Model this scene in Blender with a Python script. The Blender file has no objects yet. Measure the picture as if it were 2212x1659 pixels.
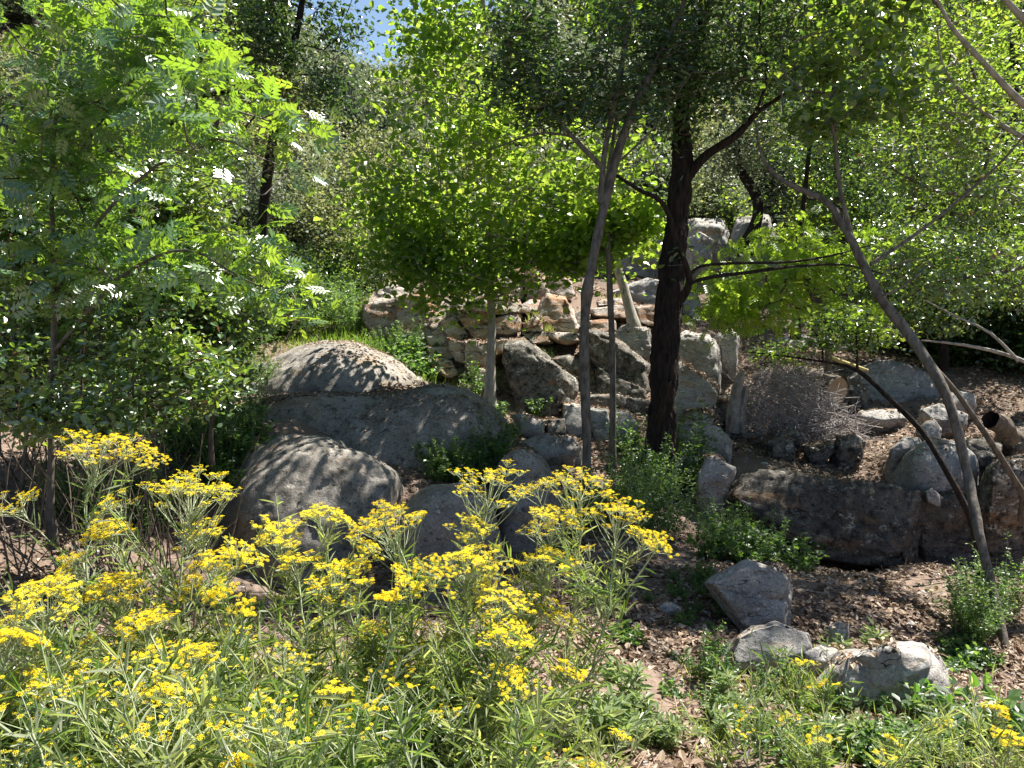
import bpy, bmesh, math, random
import numpy as np
from mathutils import Vector
R = math.radians
sc = bpy.context.scene
C = sc.collection
# ---------------------------------------------------------------- camera, sky, sun, exposure
F = 1671.0; PITCH = R(9); CAMZ = 3.4
cam = bpy.data.cameras.new("camera"); co = bpy.data.objects.new("camera", cam); C.objects.link(co)
cam.sensor_width = 36; cam.lens = 36 * F / 2212; cam.clip_end = 600; cam.clip_start = 0.05
co.location = (0, 0, CAMZ); co.rotation_euler = (R(90) - PITCH, 0, 0); sc.camera = co
SUN_AZ = R(46); SUN_EL = R(56)
w = bpy.data.worlds.new("World"); sc.world = w; w.use_nodes = True
nt = w.node_tree; nt.nodes.clear()
sky = nt.nodes.new('ShaderNodeTexSky'); sky.sky_type = 'NISHITA'; sky.sun_disc = False
sky.sun_elevation = SUN_EL; sky.sun_rotation = SUN_AZ; sky.air_density = 1.0; sky.dust_density = 0.6; sky.ozone_density = 2.0
bg = nt.nodes.new('ShaderNodeBackground'); bg.inputs[1].default_value = 0.05
wo = nt.nodes.new('ShaderNodeOutputWorld')
nt.links.new(sky.outputs[0], bg.inputs[0]); nt.links.new(bg.outputs[0], wo.inputs[0])
sl = bpy.data.lights.new("sun", 'SUN'); sl.energy = 5.0; sl.angle = R(0.55); sl.color = (1.0, 0.95, 0.86)
so = bpy.data.objects.new("sun", sl); C.objects.link(so)
SD = Vector((math.sin(SUN_AZ) * math.cos(SUN_EL), math.cos(SUN_AZ) * math.cos(SUN_EL), math.sin(SUN_EL)))
so.rotation_euler = SD.to_track_quat('Z', 'Y').to_euler(); so.location = (6, 6, 20)
sc.view_settings.view_transform = 'Standard'; sc.view_settings.look = 'None'
sc.view_settings.exposure = 1.65; sc.view_settings.gamma = 1
sc.render.engine = 'CYCLES'
sc.cycles.max_bounces = 8; sc.cycles.diffuse_bounces = 3; sc.cycles.glossy_bounces = 2
sc.cycles.transmission_bounces = 4; sc.cycles.caustics_reflective = False; sc.cycles.caustics_refractive = False
rng = np.random.default_rng(7); random.seed(7)
# ---------------------------------------------------------------- helpers
CP, SP = math.cos(PITCH), math.sin(PITCH)
def at(px, py, Y):
    cx = (px - 1106) / F; cy = (829.5 - py) / F
    dy = CP + cy * SP; dz = -SP + cy * CP
    k = Y / dy
    return np.array((cx * k, Y, CAMZ + dz * k))
def crop(n, pts):
    ox = (0, 707.8, 1415.7)[(n - 1) % 3]; oy = (0, 530.9, 1039.6)[(n - 1) // 3]
    return [(ox + x * .37333, oy + y * .37333) for x, y in pts]
def vnoise(P):
    P = np.asarray(P, float); i = np.floor(P).astype(np.int64); f = P - i; f = f * f * (3 - 2 * f)
    def h(a):
        n = (a[:, 0] * 73856093) ^ (a[:, 1] * 19349663) ^ (a[:, 2] * 83492791)
        n = (n ^ (n >> 13)) * 1274126177 & 0x7fffffff
        n = (n ^ (n >> 15)) * 668265263 & 0x7fffffff
        return (n & 0xffff) / 65535.0
    r = 0
    for dx in (0, 1):
        for dy in (0, 1):
            for dz in (0, 1):
                wt = (f[:, 0] if dx else 1 - f[:, 0]) * (f[:, 1] if dy else 1 - f[:, 1]) * (f[:, 2] if dz else 1 - f[:, 2])
                r = r + wt * h(i + np.array((dx, dy, dz)))
    return r * 2 - 1
def fbm(P, o=4, g=.5):
    P = np.asarray(P, float); r = 0; a = 1
    for k in range(o):
        r = r + a * vnoise(P + 17.3 * k); P = P * 2.03; a *= g
    return r
def unit(a): return a / np.maximum(np.linalg.norm(a, axis=-1, keepdims=True), 1e-9)
def put(name, me, parent=None, mat=None):
    o = bpy.data.objects.new(name, me); C.objects.link(o)
    if mat and not me.materials: me.materials.append(mat)
    if parent is not None:
        o.parent = parent; o.location = -Vector(parent.location)
    return o
def mesh_np(name, V, faces_by_size, rnd=None, smooth=False):
    """faces_by_size: list of (n,k) int arrays"""
    me = bpy.data.meshes.new(name)
    V = np.asarray(V, np.float32); me.vertices.add(len(V)); me.vertices.foreach_set('co', V.ravel())
    lt = np.concatenate([np.full(len(f), f.shape[1], np.int32) for f in faces_by_size])
    idx = np.concatenate([f.ravel() for f in faces_by_size]).astype(np.int32)
    me.loops.add(len(idx)); me.loops.foreach_set('vertex_index', idx)
    me.polygons.add(len(lt)); st = np.concatenate(([0], np.cumsum(lt)[:-1])).astype(np.int32)
    me.polygons.foreach_set('loop_start', st); me.polygons.foreach_set('loop_total', lt)
    me.polygons.foreach_set('use_smooth', np.full(len(lt), smooth, bool))
    if rnd is not None:
        a = me.attributes.new('rnd', 'FLOAT', 'POINT'); a.data.foreach_set('value', np.asarray(rnd, np.float32))
    me.update(calc_edges=True); return me
def tag(o, label, cat, group=None, kind=None):
    if label: o['label'] = label
    if cat: o['category'] = cat
    if group: o['group'] = group
    if kind: o['kind'] = kind
    return o
def thing(name, label, cat, loc, group=None):
    o = bpy.data.objects.new(name, None); C.objects.link(o); o.location = Vector(loc)
    o.empty_display_size = .1
    return tag(o, label, cat, group)
# ---------------------------------------------------------------- materials
def newmat(name):
    m = bpy.data.materials.new(name); m.use_nodes = True; n = m.node_tree; n.nodes.clear()
    return m, n, n.nodes, n.links
def ramp(N, stops):
    r = N.new('ShaderNodeValToRGB'); e = r.color_ramp.elements
    e[0].position, e[0].color = stops[0][0], (*stops[0][1], 1)
    e[1].position, e[1].color = stops[-1][0], (*stops[-1][1], 1)
    for p, c in stops[1:-1]:
        x = e.new(p); x.color = (*c, 1)
    return r
def leafmat(name, cols, trans, tw=.42, rough=.38, spec=.45, backpale=None, ior=1.5):
    """cols: ramp stops of reflect colours by per-leaf rnd; trans: ramp of transmitted colours"""
    m, n, N, L = newmat(name)
    at_ = N.new('ShaderNodeAttribute'); at_.attribute_name = 'rnd'
    r1 = ramp(N, cols); r2 = ramp(N, trans)
    L.new(at_.outputs['Fac'], r1.inputs[0]); L.new(at_.outputs['Fac'], r2.inputs[0])
    p = N.new('ShaderNodeBsdfPrincipled'); p.inputs['Roughness'].default_value = rough
    p.inputs['Specular IOR Level'].default_value = spec; p.inputs['IOR'].default_value = ior
    src = r1.outputs[0]
    if backpale:
        g = N.new('ShaderNodeNewGeometry'); mx = N.new('ShaderNodeMixRGB'); mx.inputs[2].default_value = (*backpale, 1)
        L.new(g.outputs['Backfacing'], mx.inputs[0]); L.new(src, mx.inputs[1]); src = mx.outputs[0]
    L.new(src, p.inputs['Base Color'])
    t = N.new('ShaderNodeBsdfTranslucent'); L.new(r2.outputs[0], t.inputs[0])
    mx = N.new('ShaderNodeMixShader'); mx.inputs[0].default_value = tw
    L.new(p.outputs[0], mx.inputs[1]); L.new(t.outputs[0], mx.inputs[2])
    o = N.new('ShaderNodeOutputMaterial'); L.new(mx.outputs[0], o.inputs[0]); return m
def flatmat(name, col, rough=.6, col2=None, scale=20, bump=0, stretch=(1, 1, 1)):
    m, n, N, L = newmat(name)
    p = N.new('ShaderNodeBsdfPrincipled'); p.inputs['Roughness'].default_value = rough
    p.inputs['Base Color'].default_value = (*col, 1); p.inputs['Specular IOR Level'].default_value = .25
    if col2:
        g = N.new('ShaderNodeNewGeometry'); mp = N.new('ShaderNodeMapping'); mp.inputs['Scale'].default_value = stretch
        L.new(g.outputs['Position'], mp.inputs[0])
        nz = N.new('ShaderNodeTexNoise'); nz.inputs['Scale'].default_value = scale; nz.inputs['Detail'].default_value = 6
        nz.inputs['Roughness'].default_value = .65
        L.new(mp.outputs[0], nz.inputs[0])
        r = ramp(N, [(.35, col), (.62, col2)]); L.new(nz.outputs[0], r.inputs[0]); L.new(r.outputs[0], p.inputs['Base Color'])
        if bump:
            b = N.new('ShaderNodeBump'); b.inputs['Strength'].default_value = .9; b.inputs['Distance'].default_value = bump
            L.new(nz.outputs[0], b.inputs['Height']); L.new(b.outputs[0], p.inputs['Normal'])
    o = N.new('ShaderNodeOutputMaterial'); L.new(p.outputs[0], o.inputs[0]); return m
def rockmat(name, a, b, stain, lichen, orange=None, oamt=.5, stain_amt=.5, lich_amt=.5, bump=.02, crack=1.0):
    m, n, N, L = newmat(name)
    g = N.new('ShaderNodeNewGeometry'); P = g.outputs['Position']
    def noise(scale, det=6, ro=.6, src=P, dist=0):
        z = N.new('ShaderNodeTexNoise'); z.inputs['Scale'].default_value = scale; z.inputs['Detail'].default_value = det
        z.inputs['Roughness'].default_value = ro; z.inputs['Distortion'].default_value = dist; L.new(src, z.inputs[0]); return z.outputs[0]
    def mix(f, c1, c2, f_is_val=False):
        x = N.new('ShaderNodeMixRGB')
        L.new(f, x.inputs[0]) if not f_is_val else None
        L.new(c1, x.inputs[1])
        if isinstance(c2, tuple): x.inputs[2].default_value = (*c2, 1)
        else: L.new(c2, x.inputs[2])
        return x.outputs[0]
    def step(src, lo, hi):
        r = N.new('ShaderNodeMapRange'); r.inputs[1].default_value = lo; r.inputs[2].default_value = hi; L.new(src, r.inputs[0]); return r.outputs[0]
    mp = N.new('ShaderNodeMapping'); mp.inputs['Rotation'].default_value = (.5, .35, .2); mp.inputs['Scale'].default_value = (1, 1.5, 4)
    L.new(P, mp.inputs[0])
    n1 = noise(3.2, 8, .68); n2 = noise(55, 5, .75); n3 = noise(1.3, 5, .6, mp.outputs[0]); n4 = noise(11, 6, .72)
    r = ramp(N, [(.32, a), (.68, b)]); L.new(n1, r.inputs[0]); c = r.outputs[0]
    if orange: c = mix(step(n3, .62 - .3 * oamt, .72 - .2 * oamt), c, orange)
    c = mix(step(n4, .66 - .22 * stain_amt, .74 - .12 * stain_amt), c, stain)
    vo = N.new('ShaderNodeTexVoronoi'); vo.inputs['Scale'].default_value = 14; L.new(P, vo.inputs[0])
    la = N.new('ShaderNodeMath'); la.operation = 'MULTIPLY'
    L.new(step(noise(7, 6, .75), .63 - .15 * lich_amt, .66 - .12 * lich_amt), la.inputs[0]); L.new(step(noise(38, 3), .45, .55), la.inputs[1])
    c = mix(la.outputs[0], c, lichen)
    gr = N.new('ShaderNodeMixRGB'); gr.blend_type = 'OVERLAY'; gr.inputs[0].default_value = .55
    L.new(c, gr.inputs[1]); L.new(step(n2, .25, .75), gr.inputs[2]); c = gr.outputs[0]
    # thin dark cracks
    ab = N.new('ShaderNodeMath'); ab.operation = 'ABSOLUTE'; sb = N.new('ShaderNodeMath'); sb.operation = 'SUBTRACT'; sb.inputs[1].default_value = .5
    L.new(noise(1.9, 4, .5, mp.outputs[0], .4), sb.inputs[0]); L.new(sb.outputs[0], ab.inputs[0])
    cr = step(ab.outputs[0], .0, .0045 * crack)
    x = N.new('ShaderNodeMixRGB'); L.new(cr, x.inputs[0]); x.inputs[1].default_value = (.025, .02, .017, 1); L.new(c, x.inputs[2]); c = x.outputs[0]
    p = N.new('ShaderNodeBsdfPrincipled'); p.inputs['Roughness'].default_value = .85; p.inputs['Specular IOR Level'].default_value = .25
    L.new(c, p.inputs['Base Color'])
    h = N.new('ShaderNodeMath'); h.operation = 'MULTIPLY_ADD'; h.inputs[1].default_value = .35; L.new(n2, h.inputs[0]); L.new(n4, h.inputs[2])
    h2 = N.new('ShaderNodeMath'); h2.operation = 'MULTIPLY_ADD'; h2.inputs[1].default_value = .8; L.new(cr, h2.inputs[0]); L.new(h.outputs[0], h2.inputs[2])
    bp = N.new('ShaderNodeBump'); bp.inputs['Strength'].default_value = 1; bp.inputs['Distance'].default_value = bump
    L.new(h2.outputs[0], bp.inputs['Height']); L.new(bp.outputs[0], p.inputs['Normal'])
    o = N.new('ShaderNodeOutputMaterial'); L.new(p.outputs[0], o.inputs[0]); return m
M = {}
M['boulder'] = rockmat('boulder_granite', (.145, .132, .115), (.33, .30, .265), (.075, .068, .06), (.42, .39, .35), (.25, .19, .13), .15, stain_amt=.62, lich_amt=.3, bump=.016, crack=.45)
M['outcrop'] = rockmat('outcrop_stone', (.25, .205, .17), (.50, .45, .40), (.12, .10, .085), (.60, .56, .52), (.36, .20, .11), .6, .55, .5, .04, 2.2)
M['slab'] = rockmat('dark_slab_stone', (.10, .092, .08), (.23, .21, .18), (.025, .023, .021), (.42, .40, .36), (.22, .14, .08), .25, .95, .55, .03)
M['ledge'] = rockmat('stained_shade_darkened_ledge_stone', (.055, .05, .043), (.15, .135, .115), (.02, .018, .016), (.33, .31, .27), (.16, .10, .06), .3, .8, .35, .03)  # stained stone, base colours also darkened to stand in for the ledge's shade
M['greyrock'] = rockmat('grey_field_stone', (.20, .19, .18), (.38, .36, .33), (.12, .11, .10), (.5, .48, .45), (.30, .19, .10), .15, .4, .5, .02)
M['bark'] = flatmat('smooth_bark', (.06, .052, .042), .8, (.17, .15, .125), 11, .014, (2, 2, .8))
M['barkdark'] = flatmat('dark_furrowed_bark', (.006, .0045, .004), .85, (.042, .03, .023), 9, .06, (3, 3, .5))
M['barkbrown'] = flatmat('brown_bark', (.07, .055, .04), .8, (.17, .135, .10), 14, .01, (2, 2, .6))
M['twig'] = flatmat('dry_twig', (.20, .17, .15), .8, (.36, .32, .29), 15)
M['stem'] = flatmat('green_stem', (.19, .25, .11), .5, (.42, .46, .30), 25)
M['barkpale'] = flatmat('pale_bark', (.2, .18, .15), .8, (.36, .33, .28), 9, .01, (2, 2, .8))
M['cut'] = flatmat('sawn_wood', (.26, .17, .09), .7, (.36, .26, .15), 30)
g3 = lambda a, b, c: [(0, a), (.5, b), (1, c)]
M['alder'] = leafmat('round_leaf', g3((.035, .085, .018), (.05, .115, .022), (.09, .16, .03)), g3((.20, .40, .03), (.36, .56, .05), (.58, .72, .08)), .52, .28, .6)
M['bright'] = leafmat('bright_leaf', g3((.05, .12, .02), (.07, .15, .025), (.11, .19, .03)), g3((.30, .52, .03), (.46, .68, .05), (.62, .78, .08)), .54, .3, .5)
M['darkleaf'] = leafmat('dark_leaf', g3((.022, .05, .02), (.035, .07, .024), (.07, .10, .035)), g3((.07, .15, .03), (.11, .22, .03), (.28, .36, .05)), .33, .27, .8)
M['ash'] = leafmat('glossy_compound_leaf', g3((.045, .12, .04), (.07, .16, .045), (.13, .22, .05)), g3((.24, .44, .03), (.36, .56, .03), (.55, .70, .05)), .38, .33, 1.0, None, 1.75)
M['thicket'] = leafmat('thicket_leaf', [(0, (.03, .08, .03)), (.55, (.055, .12, .04)), (.96, (.12, .17, .05)), (1, (.16, .07, .03))],
                       [(0, (.22, .40, .03)), (.5, (.34, .54, .04)), (.96, (.58, .68, .06)), (1, (.3, .1, .04))], .30, .33, 1.0, None, 1.75)
M['olive'] = leafmat('olive_leaf', g3((.07, .095, .04), (.14, .165, .075), (.30, .30, .15)), g3((.17, .23, .06), (.32, .37, .11), (.58, .56, .18)), .38, .45, .35)
M['greyleaf'] = leafmat('grey_shrub_leaf', g3((.05, .07, .045), (.10, .125, .08), (.24, .26, .18)), g3((.09, .15, .06), (.17, .23, .10), (.36, .40, .19)), .33, .45, .35)
M['midleaf'] = leafmat('mid_leaf', g3((.03, .07, .022), (.045, .10, .025), (.10, .15, .035)), g3((.20, .38, .03), (.34, .52, .04), (.60, .68, .08)), .40, .32, 1.0, None, 1.6)
M['senleaf'] = leafmat('narrow_grey_green_leaf', g3((.045, .09, .03), (.11, .17, .06), (.32, .36, .23)), g3((.15, .28, .03), (.36, .47, .06), (.64, .68, .2)), .42, .38, .4, (.36, .39, .28))
M['weed'] = leafmat('grey_green_weed', g3((.10, .15, .07), (.16, .22, .10), (.30, .33, .20)), g3((.26, .38, .08), (.38, .50, .12), (.55, .60, .2)), .4, .4, .4)
M['under'] = leafmat('ground_plant_leaf', g3((.03, .07, .025), (.045, .10, .03), (.10, .16, .05)), g3((.16, .34, .04), (.26, .45, .06), (.42, .58, .1)), .42, .4, .45)
M['grass'] = leafmat('grass_blade', g3((.07, .15, .03), (.11, .20, .04), (.30, .27, .12)), g3((.3, .5, .05), (.45, .62, .06), (.6, .55, .2)), .45, .5, .3)
M['litter'] = leafmat('dry_leaf', [(0, (.09, .055, .035)), (.4, (.20, .135, .09)), (.8, (.34, .26, .185)), (1, (.46, .38, .29))], g3((.15, .08, .03), (.25, .15, .07), (.35, .24, .12)), .15, .6, .3)
M['petal'] = leafmat('yellow_petal', [(0, (.88, .68, .01)), (.5, (.93, .80, .03)), (.8, (.94, .87, .07)), (.93, (.85, .66, .02)), (.97, (.45, .22, .01)), (1, (.35, .17, .01))],
                     [(0, (.88, .68, .01)), (.9, (.94, .85, .04)), (1, (.3, .15, .01))],
                     .42, .6, .15)
# ground
def groundmat():
    m, n, N, L = newmat('forest_floor')
    g = N.new('ShaderNodeNewGeometry'); P = g.outputs['Position']
    def noise(s, d=6, ro=.65):
        z = N.new('ShaderNodeTexNoise'); z.inputs['Scale'].default_value = s; z.inputs['Detail'].default_value = d; z.inputs['Roughness'].default_value = ro
        L.new(P, z.inputs[0]); return z.outputs[0]
    r = ramp(N, [(.3, (.09, .065, .05)), (.5, (.19, .14, .11)), (.72, (.26, .20, .165))]); L.new(noise(1.1, 7), r.inputs[0])
    vo = N.new('ShaderNodeTexVoronoi'); vo.inputs['Scale'].default_value = 26; L.new(P, vo.inputs[0])
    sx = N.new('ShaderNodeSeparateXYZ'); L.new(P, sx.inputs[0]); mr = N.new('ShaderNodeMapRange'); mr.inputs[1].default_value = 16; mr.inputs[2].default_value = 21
    L.new(sx.outputs[1], mr.inputs[0]); hill_shade = N.new('ShaderNodeMixRGB'); hill_shade.inputs[2].default_value = (.05, .04, .03, 1); L.new(mr.outputs[0], hill_shade.inputs[0]); L.new(r.outputs[0], hill_shade.inputs[1]); r = hill_shade  # dark hill soil, its colour also standing in for shade under the crowns
    x = N.new('ShaderNodeMixRGB'); x.blend_type = 'OVERLAY'; x.inputs[0].default_value = .6; L.new(r.outputs[0], x.inputs[1]); L.new(noise(40, 4), x.inputs[2])
    p = N.new('ShaderNodeBsdfPrincipled'); p.inputs['Roughness'].default_value = .95; p.inputs['Specular IOR Level'].default_value = .1
    L.new(x.outputs[0], p.inputs['Base Color'])
    bp = N.new('ShaderNodeBump'); bp.inputs['Distance'].default_value = .03; L.new(noise(22, 5), bp.inputs['Height']); L.new(bp.outputs[0], p.inputs['Normal'])
    o = N.new('ShaderNodeOutputMaterial'); L.new(p.outputs[0], o.inputs[0]); return m
M['ground'] = groundmat()
# ---------------------------------------------------------------- terrain
ctl = [at(*p) for p in [(1900, 1650, 2.8), (1650, 1525, 3.65), (2000, 1550, 3.55), (1680, 1455, 4.25), (1640, 1370, 5.1), (1400, 1350, 4.9), (1450, 1230, 6.0), (1900, 1290, 5.8), (1780, 1240, 7.5), (2150, 1260, 7.5), (2000, 1230, 7.6),
    (1580, 1190, 7.6), (1650, 1210, 8.0), (1900, 1235, 8.0), (2100, 1245, 8.0), (1780, 1030, 9.25), (1640, 1010, 9.2), (1700, 990, 10), (2000, 1000, 9.6), (1900, 960, 10.6), (1700, 940, 11.3), (2150, 800, 14), (2150, 745, 17.5), (1650, 720, 16.5), (1900, 700, 18), (1300, 520, 22), (1450, 600, 19),
    (600, 893, 9.6), (740, 868, 9.8), (860, 848, 10.0), (500, 900, 9), (690, 950, 8.6), (640, 930, 8.4), (1000, 965, 9.1), (1110, 960, 8.9), (1180, 960, 9.6), (1200, 900, 10.6), (950, 820, 12.2), (700, 700, 15), (600, 760, 12.5),
    (860, 645, 14.8), (1000, 640, 15), (1150, 650, 14.6), (1000, 745, 13.2), (860, 740, 13.0), (1150, 770, 12.4), (1330, 800, 12.2), (1300, 700, 13.8), (1450, 740, 13.2), (1400, 900, 10.8), (1500, 960, 10), (200, 1130, 6), (50, 1240, 5), (300, 800, 11),
    (860, 1300, 6.0), (1050, 1265, 6.2), (700, 1245, 6.9), (500, 1210, 6.9), (480, 1080, 7.4), (900, 1060, 7.7), (1000, 1040, 8.1), (1180, 1185, 7.0), (1350, 1090, 7.9), (2212, 1520, 4.6), (2130, 1450, 5.0), (2200, 960, 10.5), (2200, 1120, 8.6)]]
ctl += [np.array((x, y, z + CAMZ)) for x, y, z in [(0, 0, -1.6), (5, 0, -1.6), (-5, 0, -1.5), (0, -6, -1.5), (0, 2, -1.75), (0, 3.5, -2.1), (-3, 3.5, -1.95), (-8, -6, -1.3), (10, -6, -1.5),
    (-12, 5, -1.1), (-14, 12, .3), (12, 5, -1.6), (14, 12, -1.3), (-7, 14, -.9), (-8, 18, .4), (-2, 19, -.4), (-15, 22, 3.5), (-20, 30, 10), (0, 30, 4.2), (-6, 30, 3.2), (20, 30, 8.5), (8, 26, 3), (12, 20, .8), (20, 18, 2), (-25, 45, 20),
    (-8, 46, 6.6), (10, 45, 15), (32, 45, 21), (-40, 70, 34), (-11, 72, 9.5), (20, 72, 27), (50, 72, 34), (-32, 20, 9), (-30, 0, 3), (34, 18, 8), (32, 0, 1), (-52, 48, 32), (56, 48, 28)]]
ctl = np.array(ctl)
def _k(r2): return .5 * r2 * np.log(np.maximum(r2, 1e-12))
n_ = len(ctl); d2 = ((ctl[:, None, :2] - ctl[None, :, :2]) ** 2).sum(-1)
A = np.zeros((n_ + 3, n_ + 3)); A[:n_, :n_] = _k(d2) + np.eye(n_) * .02
A[:n_, n_] = 1; A[:n_, n_ + 1:] = ctl[:, :2]; A[n_:, :n_] = A[:n_, n_:].T
sol = np.linalg.solve(A, np.concatenate((ctl[:, 2], np.zeros(3))))
def tz(x, y):
    x = np.atleast_1d(np.asarray(x, float)); y = np.atleast_1d(np.asarray(y, float))
    out = np.empty(len(x))
    for s in range(0, len(x), 20000):
        xs, ys = x[s:s + 20000], y[s:s + 20000]
        r2 = (xs[:, None] - ctl[None, :, 0]) ** 2 + (ys[:, None] - ctl[None, :, 1]) ** 2
        out[s:s + 20000] = _k(r2) @ sol[:n_] + sol[n_] + sol[n_ + 1] * xs + sol[n_ + 2] * ys
    P = np.stack((x, y, x * 0), 1)
    return out + .05 * fbm(P * 1.7, 3) + .015 * fbm(P * 9, 2)
def tz1(x, y): return float(tz(x, y)[0])
def gp(px, py, Y0=2.0, Y1=40):
    ys = np.arange(Y0, Y1, .05); pts = np.array([at(px, py, y) for y in ys]); z = tz(pts[:, 0], pts[:, 1])
    b = np.nonzero(pts[:, 2] < z)[0]
    i = b[0] if len(b) else len(ys) - 1
    return np.array((pts[i, 0], pts[i, 1], z[i]))
NX, NY = 640, 620
u = np.linspace(-1, 1, NX); v = np.linspace(0, 1, NY)
gx = np.sinh(u * 2.6) / math.sinh(2.6) * 60; gy = -6 + 82 * (np.exp(v * 2.4) - 1) / (math.exp(2.4) - 1)
X, Y_ = np.meshgrid(gx, gy); Z = tz(X.ravel(), Y_.ravel())
V = np.stack((X.ravel(), Y_.ravel(), Z), 1)
ii = (np.arange(NY - 1)[:, None] * NX + np.arange(NX - 1)[None, :]).ravel()
me = mesh_np('ground', V, [np.stack((ii, ii + 1, ii + NX + 1, ii + NX), 1)], smooth=True)
tag(put('ground', me, None, M['ground']), None, None, None, 'structure')
ZG = Z.reshape(NY, NX)
def tzg(x, y):
    fx = (np.arcsinh(x / 60 * math.sinh(2.6)) / 2.6 + 1) / 2 * (NX - 1); fy = np.log(np.maximum((y + 6) / 82 * (math.exp(2.4) - 1) + 1, 1e-6)) / 2.4 * (NY - 1)
    i = np.clip(fx.astype(int), 0, NX - 2); j = np.clip(fy.astype(int), 0, NY - 2); a = fx - i; b = fy - j
    return (ZG[j, i] * (1 - a) + ZG[j, i + 1] * a) * (1 - b) + (ZG[j + 1, i] * (1 - a) + ZG[j + 1, i + 1] * a) * b
# ---------------------------------------------------------------- rocks
def rock(name, label, poly, Y, th, mat, rnd=0, amp=1.0, seed=0, cat='rock', group=None, tilt=None, ground=True):
    if tilt is None: tilt = .35 if rnd else .16
    rs = np.random.default_rng(seed + int(poly[0][0]) * 7 + int(poly[0][1]))
    py = np.array([p[1] for p in poly]); t = (py - py.min()) / max(1, py.max() - py.min())
    W = np.array([at(p[0], p[1], Y + th * (tilt * (1 - tt) - .12 * tt)) for p, tt in zip(poly, t)])
    c = W.mean(0); cv = np.array((0, 0, CAMZ)); size = np.ptp(W, axis=0).max()
    def ray(P, d): return cv + (P - cv) * (1 + d / Y)
    ins = c + (W - c) * (.66 + .1 * rs.random((len(W), 1)) if rnd else .80 + .17 * rs.random((len(W), 1))); ins = ray(ins, -.30 * th * (1 if rnd else .8)) + rs.normal(0, .018 * size, ins.shape) * (0 if rnd else 1.6)
    bk = ray(c + (W - c) * (.85 if rnd else .95), th * .8)
    pts = [W, ins, bk]
    if rnd:
        b2 = np.concatenate((W[t > .45], ins[t > .45])); b2[:, 2] -= .5 * np.ptp(W[:, 2]); b2[:, :2] = c[:2] + (b2[:, :2] - c[:2]) * 1.06; pts += [b2, b2 + np.array((0, th * .5, 0))]
    if ground:
        lo = W[t > .6]
        zz = tz(lo[:, 0], lo[:, 1]); dn = lo.copy(); dn[:, 2] = np.minimum(lo[:, 2] - .02, np.minimum(zz - .1, lo[:, 2] + .0)); dn[:, 2] = np.maximum(dn[:, 2], lo[:, 2] - .8)
        pts += [c + (dn - c) * np.array((.97, .97, 1)), dn + np.array((0, th * .7, 0))]
        il = ins[t > .6].copy(); il[:, 2] -= .22 * np.ptp(W[:, 2]); pts.append(il)
    P = np.concatenate(pts)
    bm = bmesh.new()
    for p in P: bm.verts.new(p)
    h = bmesh.ops.convex_hull(bm, input=bm.verts[:])
    bmesh.ops.delete(bm, geom=[v for v in bm.verts if not v.link_faces], context='VERTS')
    Lt = max(.016, Y * (.003 if rnd or size > 1.6 else .0021))
    lev = [size / 2.2, size / 5, size / 10, Lt * 3, Lt * 1.6] if rnd else [size / 3, size / 8, Lt * 3, Lt * 1.6]
    for li, Lm in enumerate(lev):
        for it in range(5):
            e = [x for x in bm.edges if x.calc_length() > Lm]
            if not e: break
            bmesh.ops.subdivide_edges(bm, edges=e, cuts=1); bmesh.ops.triangulate(bm, faces=[f for f in bm.faces if len(f.verts) > 3])
        k = ((0, 2, 2, 2, 1) if rnd else (0, 0, 0, 1))[li]
        for _ in range(k): bmesh.ops.smooth_vert(bm, verts=bm.verts[:], factor=.5, use_axis_x=True, use_axis_y=True, use_axis_z=True)
        if li == (1 if rnd else 1):
            bm.normal_update(); co_ = np.array([v.co[:] for v in bm.verts]); no = np.array([v.normal[:] for v in bm.verts])
            a = size * (.06 if rnd else .03) * amp
            d = fbm(co_ * (2.2 / size) + seed, 2) * a + (0 if rnd else 1) * np.round(vnoise(co_ * (4 / size) + 5) * 2) * a * .35
            co_ += no * d[:, None]
            for v_, q in zip(bm.verts, co_): v_.co = q
    P0 = np.array(P); co_ = np.array([v.co[:] for v in bm.verts]); l0, h0 = P0.min(0), P0.max(0); l1, h1 = co_.min(0), co_.max(0)
    co_ = l0 + (co_ - l1) * (h0 - l0) / (h1 - l1) * 1.0
    for v_, q in zip(bm.verts, co_): v_.co = q
    me = bpy.data.meshes.new(name); bm.normal_update(); bm.to_mesh(me); bm.free()
    nv = len(me.vertices); co_ = np.empty(nv * 3); me.vertices.foreach_get('co', co_); co_ = co_.reshape(-1, 3)
    no = np.empty(nv * 3); me.vertex_normals.foreach_get('vector', no); no = no.reshape(-1, 3)
    q = co_ @ np.array([[.9, .2, .3], [-.25, .95, .1], [-.25, -.2, 2.2]])
    d = amp * (fbm(co_ * 3.1 + 3, 3) * .018 + fbm(co_ * 13, 3, .6) * .007)
    if not rnd: d = d + amp * (-.03 * np.exp(-(fbm(q * 1.6 + seed, 2) / .05) ** 2) + .012 * np.round(vnoise(q * 5) * 1.6))
    co_ += no * d[:, None] * min(1.4, size)
    me.vertices.foreach_set('co', co_.astype(np.float32).ravel())
    me.polygons.foreach_set('use_smooth', np.full(len(me.polygons), True))
    me.update()
    o = put(name, me, None, M[mat])
    return tag(o, label, cat, group)
B = 'boulder'; ROCKS = []
def rk(n, pts, label, Y, th, mat, **k):
    poly = crop(n, pts) if n else pts
    g_ = 1.07 if mat == 'outcrop' else 1.0; cx_ = sum(p[0] for p in poly) / len(poly); cy_ = sum(p[1] for p in poly) / len(poly)
    poly = [(cx_ + (a - cx_) * g_, cy_ + (b_ - cy_) * g_) for a, b_ in poly]
    ROCKS.append(rock(k.pop('name', 'rock'), label, poly, Y, th, mat, seed=len(ROCKS) * 3, **k)); return ROCKS[-1]
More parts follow.
